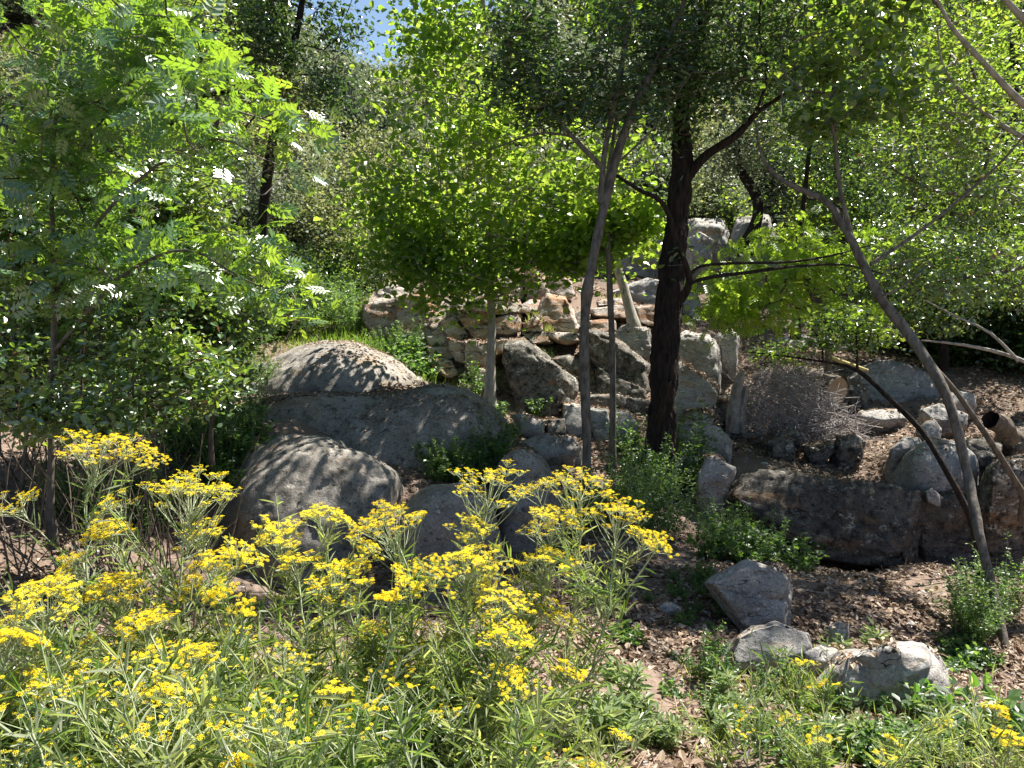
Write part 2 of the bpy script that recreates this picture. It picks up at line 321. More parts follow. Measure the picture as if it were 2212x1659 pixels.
rk(0, [(508, 885), (514, 830), (560, 778), (640, 742), (700, 734), (780, 750), (850, 785), (905, 830), (870, 855), (760, 868), (600, 890)], 'broad flat grey boulder farthest back of the smooth ones, strewn with dry leaves', 10.6, 2.0, B, rnd=1, name=B, cat=B)
rk(0, [(640, 968), (700, 905), (830, 855), (940, 831), (1000, 833), (1055, 868), (1100, 915), (1040, 935), (965, 965), (935, 1025), (880, 1035), (800, 1010), (700, 990)], 'long sloping grey boulder with dappled light, between the round boulder and the slender tree', 8.8, 1.7, B, rnd=1, name=B, cat=B)
rk(0, [(488, 1140), (500, 1060), (550, 975), (640, 938), (720, 948), (800, 983), (870, 1020), (885, 1060), (860, 1130), (760, 1190), (600, 1230), (515, 1200)], 'big round grey boulder behind the tall yellow flowers at left', 7.3, 1.7, B, rnd=1, name=B, cat=B)
rk(0, [(840, 1270), (842, 1180), (865, 1100), (925, 1052), (1010, 1038), (1065, 1070), (1085, 1150), (1060, 1250), (960, 1285)], 'rounded grey boulder standing lowest, behind the middle flowers', 6.4, 1.1, B, rnd=1, name=B, cat=B)
rk(0, [(1060, 1045), (1095, 985), (1135, 965), (1175, 985), (1205, 1040), (1220, 1120), (1180, 1165), (1090, 1160)], 'narrow dark boulder just left of the forked tree base', 7.2, .9, B, rnd=1, name=B, cat=B)
rk(0, [(1130, 955), (1180, 940), (1250, 960), (1240, 985), (1160, 985)], 'flat stone between the dark boulder and the big leaning slab', 8.6, .6, B)
rk(0, [(510, 900), (560, 862), (740, 850), (900, 838), (1040, 872), (1000, 940), (760, 985), (600, 960), (520, 930)], 'low rock shelf strewn with leaves joining the two upper grey boulders', 9.3, 1.6, B, rnd=1, name=B, cat=B)
# outcrop
O = 'outcrop'; G = 'blocks of the sunlit outcrop'
oc = [([(215, 330), (330, 225), (400, 205), (490, 225), (510, 270), (350, 320), (220, 345)], 'rounded reddish cap stone at the left end of the outcrop top', 14.2, 1.2),
([(215, 345), (300, 312), (420, 290), (430, 420), (420, 560), (250, 525), (225, 430)], 'pale striated wall at the far left of the outcrop', 13.5, 1.2),
([(400, 300), (500, 285), (590, 288), (605, 400), (570, 590), (410, 570)], 'slanting tan wall block second from the outcrop left end', 13.3, 1.2),
([(590, 420), (620, 340), (700, 285), (755, 305), (740, 410), (650, 450), (600, 480)], 'sloping pale ledge block left of the cracked orange blocks', 13.5, 1.0),
([(738, 385), (740, 310), (830, 272), (925, 295), (930, 375), (850, 365), (800, 385)], 'sunlit white topped block, upper left of the cracked blocks', 12.9, .7),
([(850, 355), (930, 290), (1050, 283), (1112, 330), (1108, 380), (990, 388), (870, 385)], 'sunlit white topped block behind the slender tree trunk', 12.8, .7),
([(750, 400), (850, 385), (912, 450), (822, 492)], 'tilted orange diamond shaped block under the white topped block', 12.75, .5),
([(860, 388), (970, 388), (962, 442), (912, 450)], 'small orange block just left of the slender trunk', 12.7, .5),
([(958, 425), (1060, 388), (1115, 420), (1112, 490), (1050, 512), (972, 508)], 'pale fronted orange block right of the slender trunk', 12.6, .6),
([(822, 494), (912, 455), (967, 502), (962, 532), (900, 548), (850, 535)], 'lower orange block with a crack above, left of the trunk', 12.55, .5),
([(670, 482), (752, 446), (803, 500), (812, 542), (700, 545)], 'brown wedge block low on the left of the cracked orange blocks', 12.75, .5),
([(650, 442), (740, 410), (757, 440), (682, 477)], 'small reddish wedge stone above the brown wedge block', 12.8, .4),
([(568, 582), (700, 590), (742, 650), (680, 672), (580, 645)], 'pinkish stone at the left foot of the outcrop', 12.5, .6),
([(705, 540), (800, 560), (800, 680), (740, 670), (700, 600)], 'broad pointed stone at the foot of the outcrop', 12.3, .4),
([(790, 556), (860, 545), (885, 640), (860, 720), (800, 700)], 'upright stone left of the trunk at the outcrop foot', 12.1, .4),
([(862, 558), (935, 550), (945, 650), (920, 720), (880, 690)], 'squat stone touching the trunk on its left at the outcrop foot', 12.1, .4),
([(575, 650), (720, 652), (752, 742), (700, 765), (600, 705)], 'brown stone lowest at the left foot of the outcrop', 12.2, .5),
([(860, 762), (900, 710), (970, 760), (992, 835), (890, 828)], 'low stone hidden in the plants behind the slender trunk foot', 11.4, .5),
([(960, 552), (1040, 545), (1035, 612), (970, 645)], 'stone between the slender trunk and the big dark slab', 12.1, .5),
([(1000, 250), (1030, 150), (1080, 122), (1132, 150), (1142, 200), (1148, 320), (1090, 325), (1010, 300)], 'tall rounded block, left of three on the outcrop summit', 14.4, .9),
([(1148, 318), (1146, 172), (1190, 128), (1243, 118), (1258, 200), (1284, 295), (1230, 325)], 'tall split block, middle of three on the outcrop summit', 14.2, .9),
([(1262, 200), (1290, 138), (1342, 148), (1402, 210), (1424, 280), (1402, 305), (1280, 290)], 'dark faced leaning block, right of three on the outcrop summit', 14.3, .9),
([(1218, 425), (1240, 340), (1272, 288), (1372, 308), (1412, 380), (1452, 470), (1432, 507), (1330, 502), (1260, 465)], 'large pointed pale block below the outcrop summit', 12.9, .8),
([(1113, 345), (1170, 313), (1250, 315), (1237, 372), (1150, 392), (1115, 385)], 'low pinkish block between the cracked blocks and the pointed block', 13.5, .7),
([(1138, 455), (1200, 403), (1242, 440), (1247, 492), (1190, 507), (1145, 492)], 'round shaded stone under the low pinkish block', 12.6, .5),
([(1258, 502), (1330, 492), (1442, 510), (1452, 552), (1390, 572), (1300, 545)], 'orange brown block under the large pointed pale block', 12.5, .6),
([(1120, 500), (1250, 500), (1300, 560), (1180, 570)], 'sloping stone between the round shaded stone and the dark slab', 12.5, .6),
([(1420, 400), (1480, 365), (1520, 400), (1500, 465), (1440, 482)], 'pale stone just behind the forked tree trunk', 13.2, .6),
([(1528, 372), (1700, 340), (1752, 400), (1740, 432), (1540, 412)], 'flat pale ledge stone behind the thin straight trunk', 14.0, .7),
([(1558, 312), (1720, 303), (1735, 340), (1570, 348)], 'thin flat stone highest beside the thin straight trunk', 15.0, .7),
([(1778, 352), (1900, 345), (1930, 470), (1800, 445)], 'brown block left of the thick dark trunk, near its branch', 13.7, .7),
([(1508, 442), (1660, 430), (1664, 492), (1520, 502)], 'reddish shaded block between the two slender trunks', 13.2, .6)]
rk(5, [(575, 560), (610, 400), (750, 330), (1100, 320), (1112, 520), (1040, 560), (1000, 760), (760, 770), (690, 760)], 'main fractured rock mass of the outcrop, showing between its blocks', 12.75, 1.5, O, tilt=.5)
OUTCROP0 = len(ROCKS)
for pts, lab, Y, th in oc: rk(5, pts, lab, Y, th * 1.3, O, ground=False)
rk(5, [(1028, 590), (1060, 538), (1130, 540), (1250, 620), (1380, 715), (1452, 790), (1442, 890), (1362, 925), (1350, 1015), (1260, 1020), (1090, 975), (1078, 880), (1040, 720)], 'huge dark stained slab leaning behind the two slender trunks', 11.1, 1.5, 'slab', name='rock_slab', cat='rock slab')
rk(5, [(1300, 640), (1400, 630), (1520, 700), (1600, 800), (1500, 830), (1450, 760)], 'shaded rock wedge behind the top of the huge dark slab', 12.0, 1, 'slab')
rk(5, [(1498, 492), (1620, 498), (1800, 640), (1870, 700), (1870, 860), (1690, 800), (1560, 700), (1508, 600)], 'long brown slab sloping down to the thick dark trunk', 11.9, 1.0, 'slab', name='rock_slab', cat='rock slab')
rk(5, [(1665, 510), (1700, 470), (1765, 452), (1855, 490), (1875, 600), (1760, 665), (1680, 610)], 'knobbly lichen covered rock left of the thick dark trunk', 12.7, .8, 'greyrock', amp=1.6)
rk(5, [(1360, 912), (1500, 920), (1560, 960), (1540, 1110), (1400, 1100), (1370, 1060)], 'pale low block behind the forked trunk foot', 10.2, .8, 'greyrock')
rk(5, [(1510, 925), (1620, 945), (1650, 1080), (1620, 1150), (1550, 1115)], 'split low block between forked trunk and thin straight trunk', 10.1, .8, 'greyrock')
rk(5, [(1640, 950), (1740, 960), (1800, 1050), (1780, 1140), (1660, 1130)], 'tilted low block left of the thick trunk foot', 10.1, .8, 'greyrock')
rk(5, [(1470, 860), (1690, 870), (1870, 900), (1870, 1000), (1640, 945), (1480, 915)], 'dark horizontal ledge behind the thin straight trunk', 11.1, 1.0, 'slab')
for pts, lab, Y, th, mt in [([(1060, 985), (1130, 975), (1260, 1030), (1250, 1085), (1120, 1060)], 'thin flat slab in the shaded cleft below the huge dark slab', 9.7, .5, 'greyrock'),
    ([(1290, 1115), (1400, 1098), (1470, 1165), (1420, 1200), (1300, 1190)], 'flat stone just left of the forked trunk', 8.7, .5, 'greyrock'),
    ([(1480, 960), (1560, 940), (1600, 1000), (1500, 1010)], 'small dark stone under the long brown slab', 10.6, .4, 'slab'),
    ([(1560, 700), (1700, 800), (1850, 850), (1850, 930), (1680, 880), (1540, 850)], 'dark lower block beneath the long brown slab', 11.6, .7, 'slab'),
    ([(1250, 1010), (1370, 1000), (1380, 1080), (1270, 1090)], 'dark broken stone at the huge slab lower corner', 9.9, .5, 'slab')]: rk(5, pts, lab, Y, th, mt)
# right of thick trunk
rc = [([(110, 540), (180, 498), (310, 518), (372, 590), (374, 770), (350, 805), (220, 765), (115, 640)], 'large grey block just right of the thick dark trunk', 11.6, 1.0, 'greyrock'),
([(362, 520), (400, 482), (440, 478), (484, 530), (478, 650), (440, 670), (370, 650)], 'tall rough rock beside the large grey block', 12.6, .8, 'greyrock'),
([(90, 640), (200, 710), (345, 820), (372, 872), (320, 900), (310, 970), (90, 940)], 'sloping shelf rock with a lit top right of the thick trunk', 10.9, 1.0, 'greyrock'),
([(180, 962), (270, 945), (342, 1002), (332, 1034), (230, 1022)], 'small wedge stone under the lit shelf rock', 10.3, .5, 'greyrock'),
([(80, 1020), (280, 1018), (382, 1070), (434, 1132), (437, 1192), (330, 1205), (200, 1155), (80, 1145)], 'long pale cracked rock at the foot of the thick trunk', 9.5, .8, 'greyrock'),
([(238, 1312), (290, 1230), (340, 1213), (464, 1290), (422, 1342), (380, 1395), (330, 1435), (250, 1375)], 'angular pale rock perched at the left end of the dark ledge', 8.4, .6, 'greyrock'),
([(110, 1225), (200, 1208), (272, 1240), (220, 1268), (120, 1250)], 'flat stone between the thick trunk and the angular pale rock', 8.9, .4, 'greyrock'),
([(320, 850), (430, 860), (450, 1000), (350, 1030)], 'dark rock behind the grey broken stump', 10.9, .7, 'slab'),
([(655, 1135), (740, 1098), (802, 1140), (814, 1205), (680, 1210)], 'left stone of the row in front of the brush pile', 9.8, .5, 'slab'),
([(840, 1160), (1000, 1128), (1050, 1162), (950, 1190)], 'flat middle stone of the row in front of the brush pile', 9.7, .4, 'slab'),
([(1048, 1115), (1140, 1083), (1214, 1130), (1190, 1175), (1060, 1175)], 'right stone of the row in front of the brush pile', 9.7, .5, 'slab'),
([(670, 1075), (800, 1055), (840, 1100), (700, 1120)], 'low rock half under the front of the brush pile', 10.2, .4, 'slab'),
([(1165, 760), (1300, 658), (1450, 678), (1580, 750), (1645, 850), (1600, 895), (1420, 915), (1250, 905), (1170, 870)], 'wide grey sloping rock beyond the brush pile', 13.0, 1.5, 'greyrock'),
([(1180, 965), (1400, 948), (1440, 1000), (1300, 1018), (1200, 1000)], 'low flat rock in the clearing below the wide sloping rock', 11.3, .7, 'greyrock'),
([(1530, 950), (1640, 918), (1800, 980), (1790, 1012), (1600, 1015)], 'low flat rock under the bend of the leaning tree', 11.0, .7, 'greyrock'),
([(1115, 800), (1200, 805), (1240, 840), (1220, 885), (1140, 895)], 'dark rock under the sawn log', 12.0, .6, 'slab'),
([(1640, 890), (1750, 840), (1842, 860), (1854, 912), (1780, 940), (1690, 930)], 'round stone behind the bend of the leaning tree', 11.6, .6, 'greyrock'),
([(1830, 800), (1870, 760), (1930, 738), (1996, 790), (1930, 815)], 'small pointed stone out on the sunlit slope', 15.0, .6, 'greyrock'),
([(1508, 1075), (1560, 1020), (1612, 1008), (1652, 1070), (1642, 1115), (1560, 1120)], 'hollow faced stone on top of the pile by the leaning tree', 9.5, .5, 'greyrock'),
([(1365, 1180), (1440, 1110), (1530, 1108), (1550, 1135), (1480, 1178)], 'flat tilted stone left of the big round one', 9.3, .5, 'greyrock'),
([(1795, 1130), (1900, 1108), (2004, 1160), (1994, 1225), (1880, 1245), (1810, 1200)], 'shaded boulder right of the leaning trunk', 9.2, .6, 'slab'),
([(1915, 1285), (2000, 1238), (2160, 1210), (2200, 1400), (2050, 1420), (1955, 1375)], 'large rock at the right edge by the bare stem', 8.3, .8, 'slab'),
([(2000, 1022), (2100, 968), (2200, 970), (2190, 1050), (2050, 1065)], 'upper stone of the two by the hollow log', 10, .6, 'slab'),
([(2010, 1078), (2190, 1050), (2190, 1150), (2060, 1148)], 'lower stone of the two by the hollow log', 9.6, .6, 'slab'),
([(1680, 620), (1780, 580), (1880, 590), (1890, 660), (1800, 690), (1690, 670)], 'squat boulder under the far right trees', 16.5, .8, 'greyrock'),
([(2000, 500), (2060, 440), (2140, 420), (2200, 480), (2190, 570), (2030, 570)], 'shaded boulder up the slope at the right edge', 18, 1.2, 'greyrock'),
([(620, 560), (760, 520), (900, 540), (880, 590), (700, 600)], 'pale rock across the stream bed behind the green branch', 16, 1, 'greyrock'),
([(900, 540), (1040, 520), (1180, 560), (1100, 610), (920, 600)], 'second pale rock across the stream bed, further right', 16, 1, 'greyrock'),
([(860, 740), (960, 700), (1010, 760), (980, 800), (880, 790)], 'pinkish stone right behind the brush pile', 12.8, .5, 'outcrop')]
for pts, lab, Y, th, mt in rc: rk(6, pts, lab, Y, th, mt)
rk(6, [(1438, 1255), (1468, 1190), (1560, 1120), (1680, 1103), (1800, 1140), (1855, 1200), (1835, 1330), (1720, 1395), (1560, 1395), (1460, 1355)], 'big round mottled boulder crossed by the leaning stems', 8.9, .9, 'greyrock', rnd=1, name=B, cat=B)
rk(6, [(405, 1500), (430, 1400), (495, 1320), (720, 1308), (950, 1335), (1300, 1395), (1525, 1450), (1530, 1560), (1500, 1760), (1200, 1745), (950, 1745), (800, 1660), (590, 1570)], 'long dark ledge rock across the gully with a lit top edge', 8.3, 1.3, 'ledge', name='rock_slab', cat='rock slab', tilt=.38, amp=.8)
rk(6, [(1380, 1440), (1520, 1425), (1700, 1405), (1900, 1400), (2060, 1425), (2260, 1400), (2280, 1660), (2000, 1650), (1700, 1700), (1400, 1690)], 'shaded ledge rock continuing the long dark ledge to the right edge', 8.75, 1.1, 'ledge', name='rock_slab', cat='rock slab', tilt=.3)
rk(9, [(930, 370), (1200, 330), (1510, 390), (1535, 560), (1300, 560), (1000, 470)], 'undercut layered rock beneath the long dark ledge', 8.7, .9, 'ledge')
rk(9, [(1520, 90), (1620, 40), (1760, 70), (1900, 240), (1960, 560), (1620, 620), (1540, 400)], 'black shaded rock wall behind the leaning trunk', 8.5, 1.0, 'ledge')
rk(9, [(1555, 60), (1600, 40), (1650, 80), (1645, 150), (1575, 120)], 'small stone with a lit tip wedged on the rock wall', 8.3, .3, 'greyrock', ground=False)
rk(9, [(1560, 650), (1700, 610), (1900, 680), (2150, 760), (2150, 830), (1800, 740)], 'flat slab low in the gully left of the leaning trunk', 6.9, .8, 'slab', name='rock_slab', cat='rock slab')
fr = [([(285, 590), (400, 520), (530, 480), (700, 488), (785, 560), (785, 800), (700, 868), (560, 840), (430, 710)], 'big angular rock with a bright right side in the litter', 5.2, .6, 5.0),
([(425, 1030), (468, 900), (560, 850), (690, 828), (760, 880), (870, 900), (892, 980), (800, 1020), (600, 1080), (440, 1090)], 'rough rock in dry grass in front of the big angular rock', 4.3, .5, 5),
([(1000, 1160), (1080, 1000), (1250, 980), (1400, 938), (1560, 948), (1645, 1040), (1690, 1160), (1600, 1270), (1400, 1340), (1250, 1350), (1060, 1220)], 'largest foreground rock behind the broad pale leaves', 3.7, .5, 5),
([(395, 1600), (500, 1560), (680, 1498), (782, 1508), (785, 1630), (640, 1680), (450, 1670)], 'grey rock at the bottom edge among weeds', 2.95, .35, 3),
([(785, 1545), (830, 1508), (950, 1518), (1015, 1570), (850, 1590)], 'low dark stone right beside the bottom edge rock', 3.0, .3, 3),
([(1005, 855), (1060, 808), (1125, 820), (1115, 915), (1030, 900)], 'small brown stone between the two foreground rocks', 4.9, .25, 5),
([(1495, 1510), (1560, 1488), (1605, 1530), (1540, 1565)], 'little round stone in the weeds bottom right', 3.05, .15, 3),
([(95, 1520), (200, 1498), (265, 1550), (150, 1580)], 'little flat stone near the bright green leafy plant', 3.1, .2, 3),
([(0, 730), (90, 700), (150, 740), (60, 760)], 'small flat stone in the litter left of the big angular rock', 5.3, .2, 5),
([(860, 990), (960, 950), (1050, 980), (1010, 1040), (900, 1040)], 'half buried stone touching the largest foreground rock', 4.2, .3, 4)]
for pts, lab, Y, th, _ in fr: rk(9, pts, lab, Y, th, 'greyrock', amp=1.1)
rk(8, [(1855, 1250), (1895, 1148), (2000, 1168), (2095, 1240), (2000, 1290), (1900, 1290)], 'pointed pale stone by the long dead twig', 3.9, .25, 'greyrock')
rk(8, [(1445, 1250), (1540, 1208), (1615, 1230), (1590, 1290), (1480, 1290)], 'flat half hidden stone above the bright green leafy plant', 4.1, .25, 'greyrock')
# eroded bank behind
for i, (pts, lab, Y) in enumerate([([(1270, 580), (1310, 490), (1380, 455), (1440, 465), (1450, 560), (1420, 660), (1290, 660)], 'grey earth bank face left of the thick trunk', 19.5),
    ([(1420, 560), (1470, 470), (1560, 470), (1600, 560), (1560, 660), (1440, 660)], 'grey earth bank face right of the thick trunk', 19.0),
    ([(1560, 560), (1590, 470), (1660, 465), (1690, 540), (1700, 640), (1580, 660)], 'pinkish bank rock behind the crooked small trunk', 18.8),
    ([(1480, 520), (1510, 500), (1540, 520), (1530, 550), (1490, 550)], 'blue grey stone stuck in the bank face', 17.6),
    ([(1300, 640), (1400, 600), (1500, 630), (1520, 690), (1400, 700)], 'pale rubble slope rock above the outcrop', 16.5)]):
    rk(0, pts, lab, Y, 1.8, 'greyrock')
# ---------------------------------------------------------------- tubes and leaves
def tubes(chains, sides=6, rough=0):
    """chains: list of (P(n,3), r(n)) -> V, F"""
    VV = []; FF = []; base = 0
    for P, r in chains:
        P = np.asarray(P, float); n = len(P)
        if n < 2: continue
        T = unit(np.gradient(P, axis=0))
        ref = np.array((0.0, 0, 1)) if abs(T[0, 2]) < .9 else np.array((1.0, 0, 0))
        A_ = unit(np.cross(T, ref[None])); 
        for i in range(1, n):
            a = A_[i - 1] - T[i] * (A_[i - 1] @ T[i]); A_[i] = a / max(np.linalg.norm(a), 1e-9)
        Bn = np.cross(T, A_)
        k = sides if np.max(r) > .006 else 4
        th = np.linspace(0, 2 * np.pi, k, endpoint=False)
        ring = P[:, None] + np.asarray(r)[:, None, None] * (np.cos(th)[None, :, None] * A_[:, None] + np.sin(th)[None, :, None] * Bn[:, None])
        VV.append(ring.reshape(-1, 3)); i = np.arange(n - 1)[:, None] * k + np.arange(k)[None]; j = np.arange(n - 1)[:, None] * k + (np.arange(k)[None] + 1) % k
        FF.append(base + np.stack((i, j, j + k, i + k), -1).reshape(-1, 4)); base += n * k
    return np.concatenate(VV), np.concatenate(FF)
def tube_mesh(name, chains, sides=6):
    V_, F_ = tubes(chains, sides); return mesh_np(name, V_, [F_], smooth=True)
def spline(pts, step=.12):
    """pts: (n,4) xyz r -> resampled"""
    pts = np.asarray(pts, float); n = len(pts); out = []
    for i in range(n - 1):
        p0, p1, p2, p3 = pts[max(i - 1, 0)], pts[i], pts[i + 1], pts[min(i + 2, n - 1)]
        k = max(2, int(np.linalg.norm(p2[:3] - p1[:3]) / step))
        for t in np.arange(k) / k:
            out.append(.5 * (2 * p1 + (p2 - p0) * t + (2 * p0 - 5 * p1 + 4 * p2 - p3) * t * t + (-p0 + 3 * p1 - 3 * p2 + p3) * t ** 3))
    out.append(pts[-1]); return np.array(out)
def ptube(px_path, step=.12):
    """[(px,py,Y,width_px)] -> spline points with radius"""
    return spline([(*at(x, y, Y), wd * .5 * Y / F) for x, y, Y, wd in px_path], step)
def T_leaf(wd, fold=.18, droop=.15):
    V_ = np.array([(0, 0, 0), (.32, -wd, fold * wd), (.72, -wd * .85, fold * wd - droop * .5), (1, 0, -droop), (.72, wd * .85, fold * wd - droop * .5), (.32, wd, fold * wd), (.5, 0, -.02)])
    return V_, np.array([(0, 1, 2, 6), (6, 2, 3, 6)])[:0], None
def tmpl(kind):
    if kind == 'round': w_, f = .46, .2
    if kind == 'lance': w_, f = .15, .3
    if kind == 'oval': w_, f = .27, .25
    if kind == 'narrow': w_, f = .046, .3
    if kind in ('round', 'lance', 'oval', 'narrow'):
        V_ = np.array([(0, 0, 0), (.3, -w_, f * w_), (.72, -w_ * .8, f * w_ - .06), (1, 0, -.14), (.72, w_ * .8, f * w_ - .06), (.3, w_, f * w_)])
        return V_, np.array([(0, 1, 2, 3), (0, 3, 4, 5)])
    if kind == 'quad':
        return np.array([(0, 0, 0), (.5, -.32, .03), (1, 0, -.05), (.5, .32, .03)]), np.array([(0, 1, 2, 3)])
    if kind == 'grass':
        return np.array([(0, -.025, 0), (0, .025, 0), (.5, .02, .0), (.5, -.02, 0), (.97, .004, -.2), (.97, -.004, -.2)]), np.array([(0, 1, 2, 3), (3, 2, 4, 5)])
    if kind == 'pinnate':
        VV = []; FF = []; b = 0
        spec = [(.25 + .17 * i, s) for i in range(4) for s in (-1, 1)] + [(.86, 0)]
        for x, s in spec:
            L = .34 if s else .36; a = s * 1.0
            lw = .085
            t = np.array([(0, 0), (.4, -1), (1, 0), (.4, 1)])
            for q in t:
                lx, ly = q[0] * L, q[1] * lw
                VV.append((x + lx * math.cos(a) - ly * math.sin(a), lx * math.sin(a) + ly * math.cos(a), -.10 * x * x - .12 * abs(lx * math.sin(a)) + (.02 if q[1] else 0)))
            FF.append((b, b + 1, b + 2, b + 3)); b += 4
        VV += [(0, -.008, 0), (0, .008, 0), (.9, .005, -.08), (.9, -.005, -.08)]; FF.append((b, b + 1, b + 2, b + 3))
        return np.array(VV), np.array(FF)
TM = {k: tmpl(k) for k in ('round', 'lance', 'oval', 'narrow', 'quad', 'grass', 'pinnate')}
def leaves(name, kind, P, D, Nn, S, rnd):
    """P pos, D axis, Nn approx normal, S length, rnd"""
    tv, tf = TM[kind]; D = unit(D); Sd = unit(np.cross(Nn, D)); Nn = np.cross(D, Sd)
    S = np.broadcast_to(S, (len(P),))
    V_ = P[:, None] + S[:, None, None] * (tv[None, :, 0:1] * D[:, None] + tv[None, :, 1:2] * Sd[:, None] + tv[None, :, 2:3] * Nn[:, None])
    k = len(tv); F_ = (np.arange(len(P))[:, None, None] * k + tf[None]).reshape(-1, tf.shape[1])
    return mesh_np(name, V_.reshape(-1, 3), [F_], np.repeat(rnd, k))
def sprays(targets, dirs, nper, spread, size, kind, flat=.5, droop=.2, seed=0, hue=None):
    """leaf arrays around twig tips; flat 0..1 = layered horizontally"""
    rs = np.random.default_rng(seed); n = len(targets) * nper
    c = np.repeat(targets, nper, 0); dd = np.repeat(dirs, nper, 0)
    off = rs.normal(0, 1, (n, 3)) * spread * np.array((1, 1, 1 - .75 * flat)) - dd * spread * rs.random((n, 1)) * 1.2
    P = c + off
    D = rs.normal(0, 1, (n, 3)) * np.array((1, 1, .45)) + dd * .6; D[:, 2] -= droop
    Nn = rs.normal(0, .75 + .4 * (1 - flat), (n, 3)) + np.array((0, 0, 1.0))
    S = size * rs.uniform(.45, 1.4, n)
    cl = np.clip(.5 + .28 * fbm(c * .9 + seed, 2) + rs.normal(0, .17, n), 0, .95)
    cl[rs.random(n) < .012] = 1
    return P, D, Nn, S, cl
def grow(paths, targets, r_tip=.0022, expo=.42, jit=.05, seg=.22):
    """paths: list of splines (n,4). returns chains for twigs; target dirs"""
    rs = np.random.default_rng(len(targets))
    pos = [p[:3] for s in paths for p in s]; nb = len(pos); par = [-1] * nb; base_r = [p[3] for s in paths for p in s]
    cap = len(pos) + len(targets) * 40; PA = np.zeros((cap, 3)); PA[:nb] = pos; cnt = nb
    tn = []
    d0 = np.array([np.min(np.linalg.norm(PA[:nb] - t, axis=1)) for t in targets]); order = np.argsort(d0)
    tips = [None] * len(targets)
    for oi in order:
        t = targets[oi]; d = np.linalg.norm(PA[:cnt] - t, axis=1) + np.maximum(0, PA[:cnt, 2] - t[2]) * .8
        j = int(np.argmin(d)); L = np.linalg.norm(PA[j] - t); k = min(38, max(1, int(L / seg))); p0 = PA[j].copy(); prev = j
        bend = rs.normal(0, 1, 3) * L * .08; bend[2] += L * .08
        for q in range(1, k + 1):
            s = q / k; pp = p0 + (t - p0) * s + bend * math.sin(math.pi * s) + rs.normal(0, jit, 3) * (seg * .4) * (q < k)
            PA[cnt] = pp; par.append(prev); prev = cnt; cnt += 1
        tips[oi] = (prev, j if k == 1 else prev - 1)
    load = np.zeros(cnt); 
    for a, b in tips: load[a] += 1
    kids = [[] for _ in range(cnt)]
    for i in range(cnt - 1, nb - 1, -1):
        load[par[i]] += load[i]; kids[par[i]].append(i)
    chains = []
    starts = [(i, par[i]) for i in range(nb, cnt) if par[i] < nb]
    while starts:
        i, p = starts.pop(); idx = [p, i]
        while kids[i]:
            ks = sorted(kids[i], key=lambda a: -load[a]); 
            for o in ks[1:]: starts.append((o, i))
            i = ks[0]; idx.append(i)
        r = r_tip * np.maximum(load[idx], 1) ** expo; r[0] = r[1] if True else r[0]
        if p < nb: r = np.minimum(r, max(base_r[p] * .8, .004))
        chains.append((PA[idx], r))
    tips_p = PA[[a for a, b in tips]]; tips_d = unit(PA[[a for a, b in tips]] - PA[[b for a, b in tips]])
    return chains, tips_p, tips_d
def blob_targets(blobs, dens, seed, hollow=.0, ar=.8):
    """blobs: (px,py,Y,rx_px,rz_px,ry_m) ; dens targets per blob proportional"""
    rs = np.random.default_rng(seed); out = []
    for b in blobs:
        px, py, Y, rx, rz, ry = b[:6]; n = int(dens * (b[6] if len(b) > 6 else 1))
        c = at(px, py, Y); k = Y / F
        q = rs.normal(0, 1, (n * 2, 3)); q = unit(q) * (rs.random((n * 2, 1)) ** (1 / 2.4))
        P = c + q * np.array((rx * k, ry, rz * k))
        keep = fbm(P * (2.1 if Y < 13 else 1.0) + seed, 2) > -.05; k2 = keep & (fbm(P * .8 + 3 * seed, 2) > (-.06 if 6.9 < Y < 13.3 else -.3)) if seed not in (20, 21, 520, 521) else keep
        keep = k2 if k2.sum() > .45 * keep.sum() else keep
        out.append(P[keep][:n])
    T = np.concatenate(out); z = tz(T[:, 0], T[:, 1]); return T[T[:, 2] > z + .12]
def trunkify(me, amp, freq, stretch):
    n = len(me.vertices); c = np.empty(n * 3); me.vertices.foreach_get('co', c); c = c.reshape(-1, 3)
    no = np.empty(n * 3); me.vertex_normals.foreach_get('vector', no); no = no.reshape(-1, 3)
    c += no * (fbm(c * np.array((freq, freq, freq * stretch)), 3) * amp)[:, None]
    me.vertices.foreach_set('co', c.astype(np.float32).ravel()); me.update()
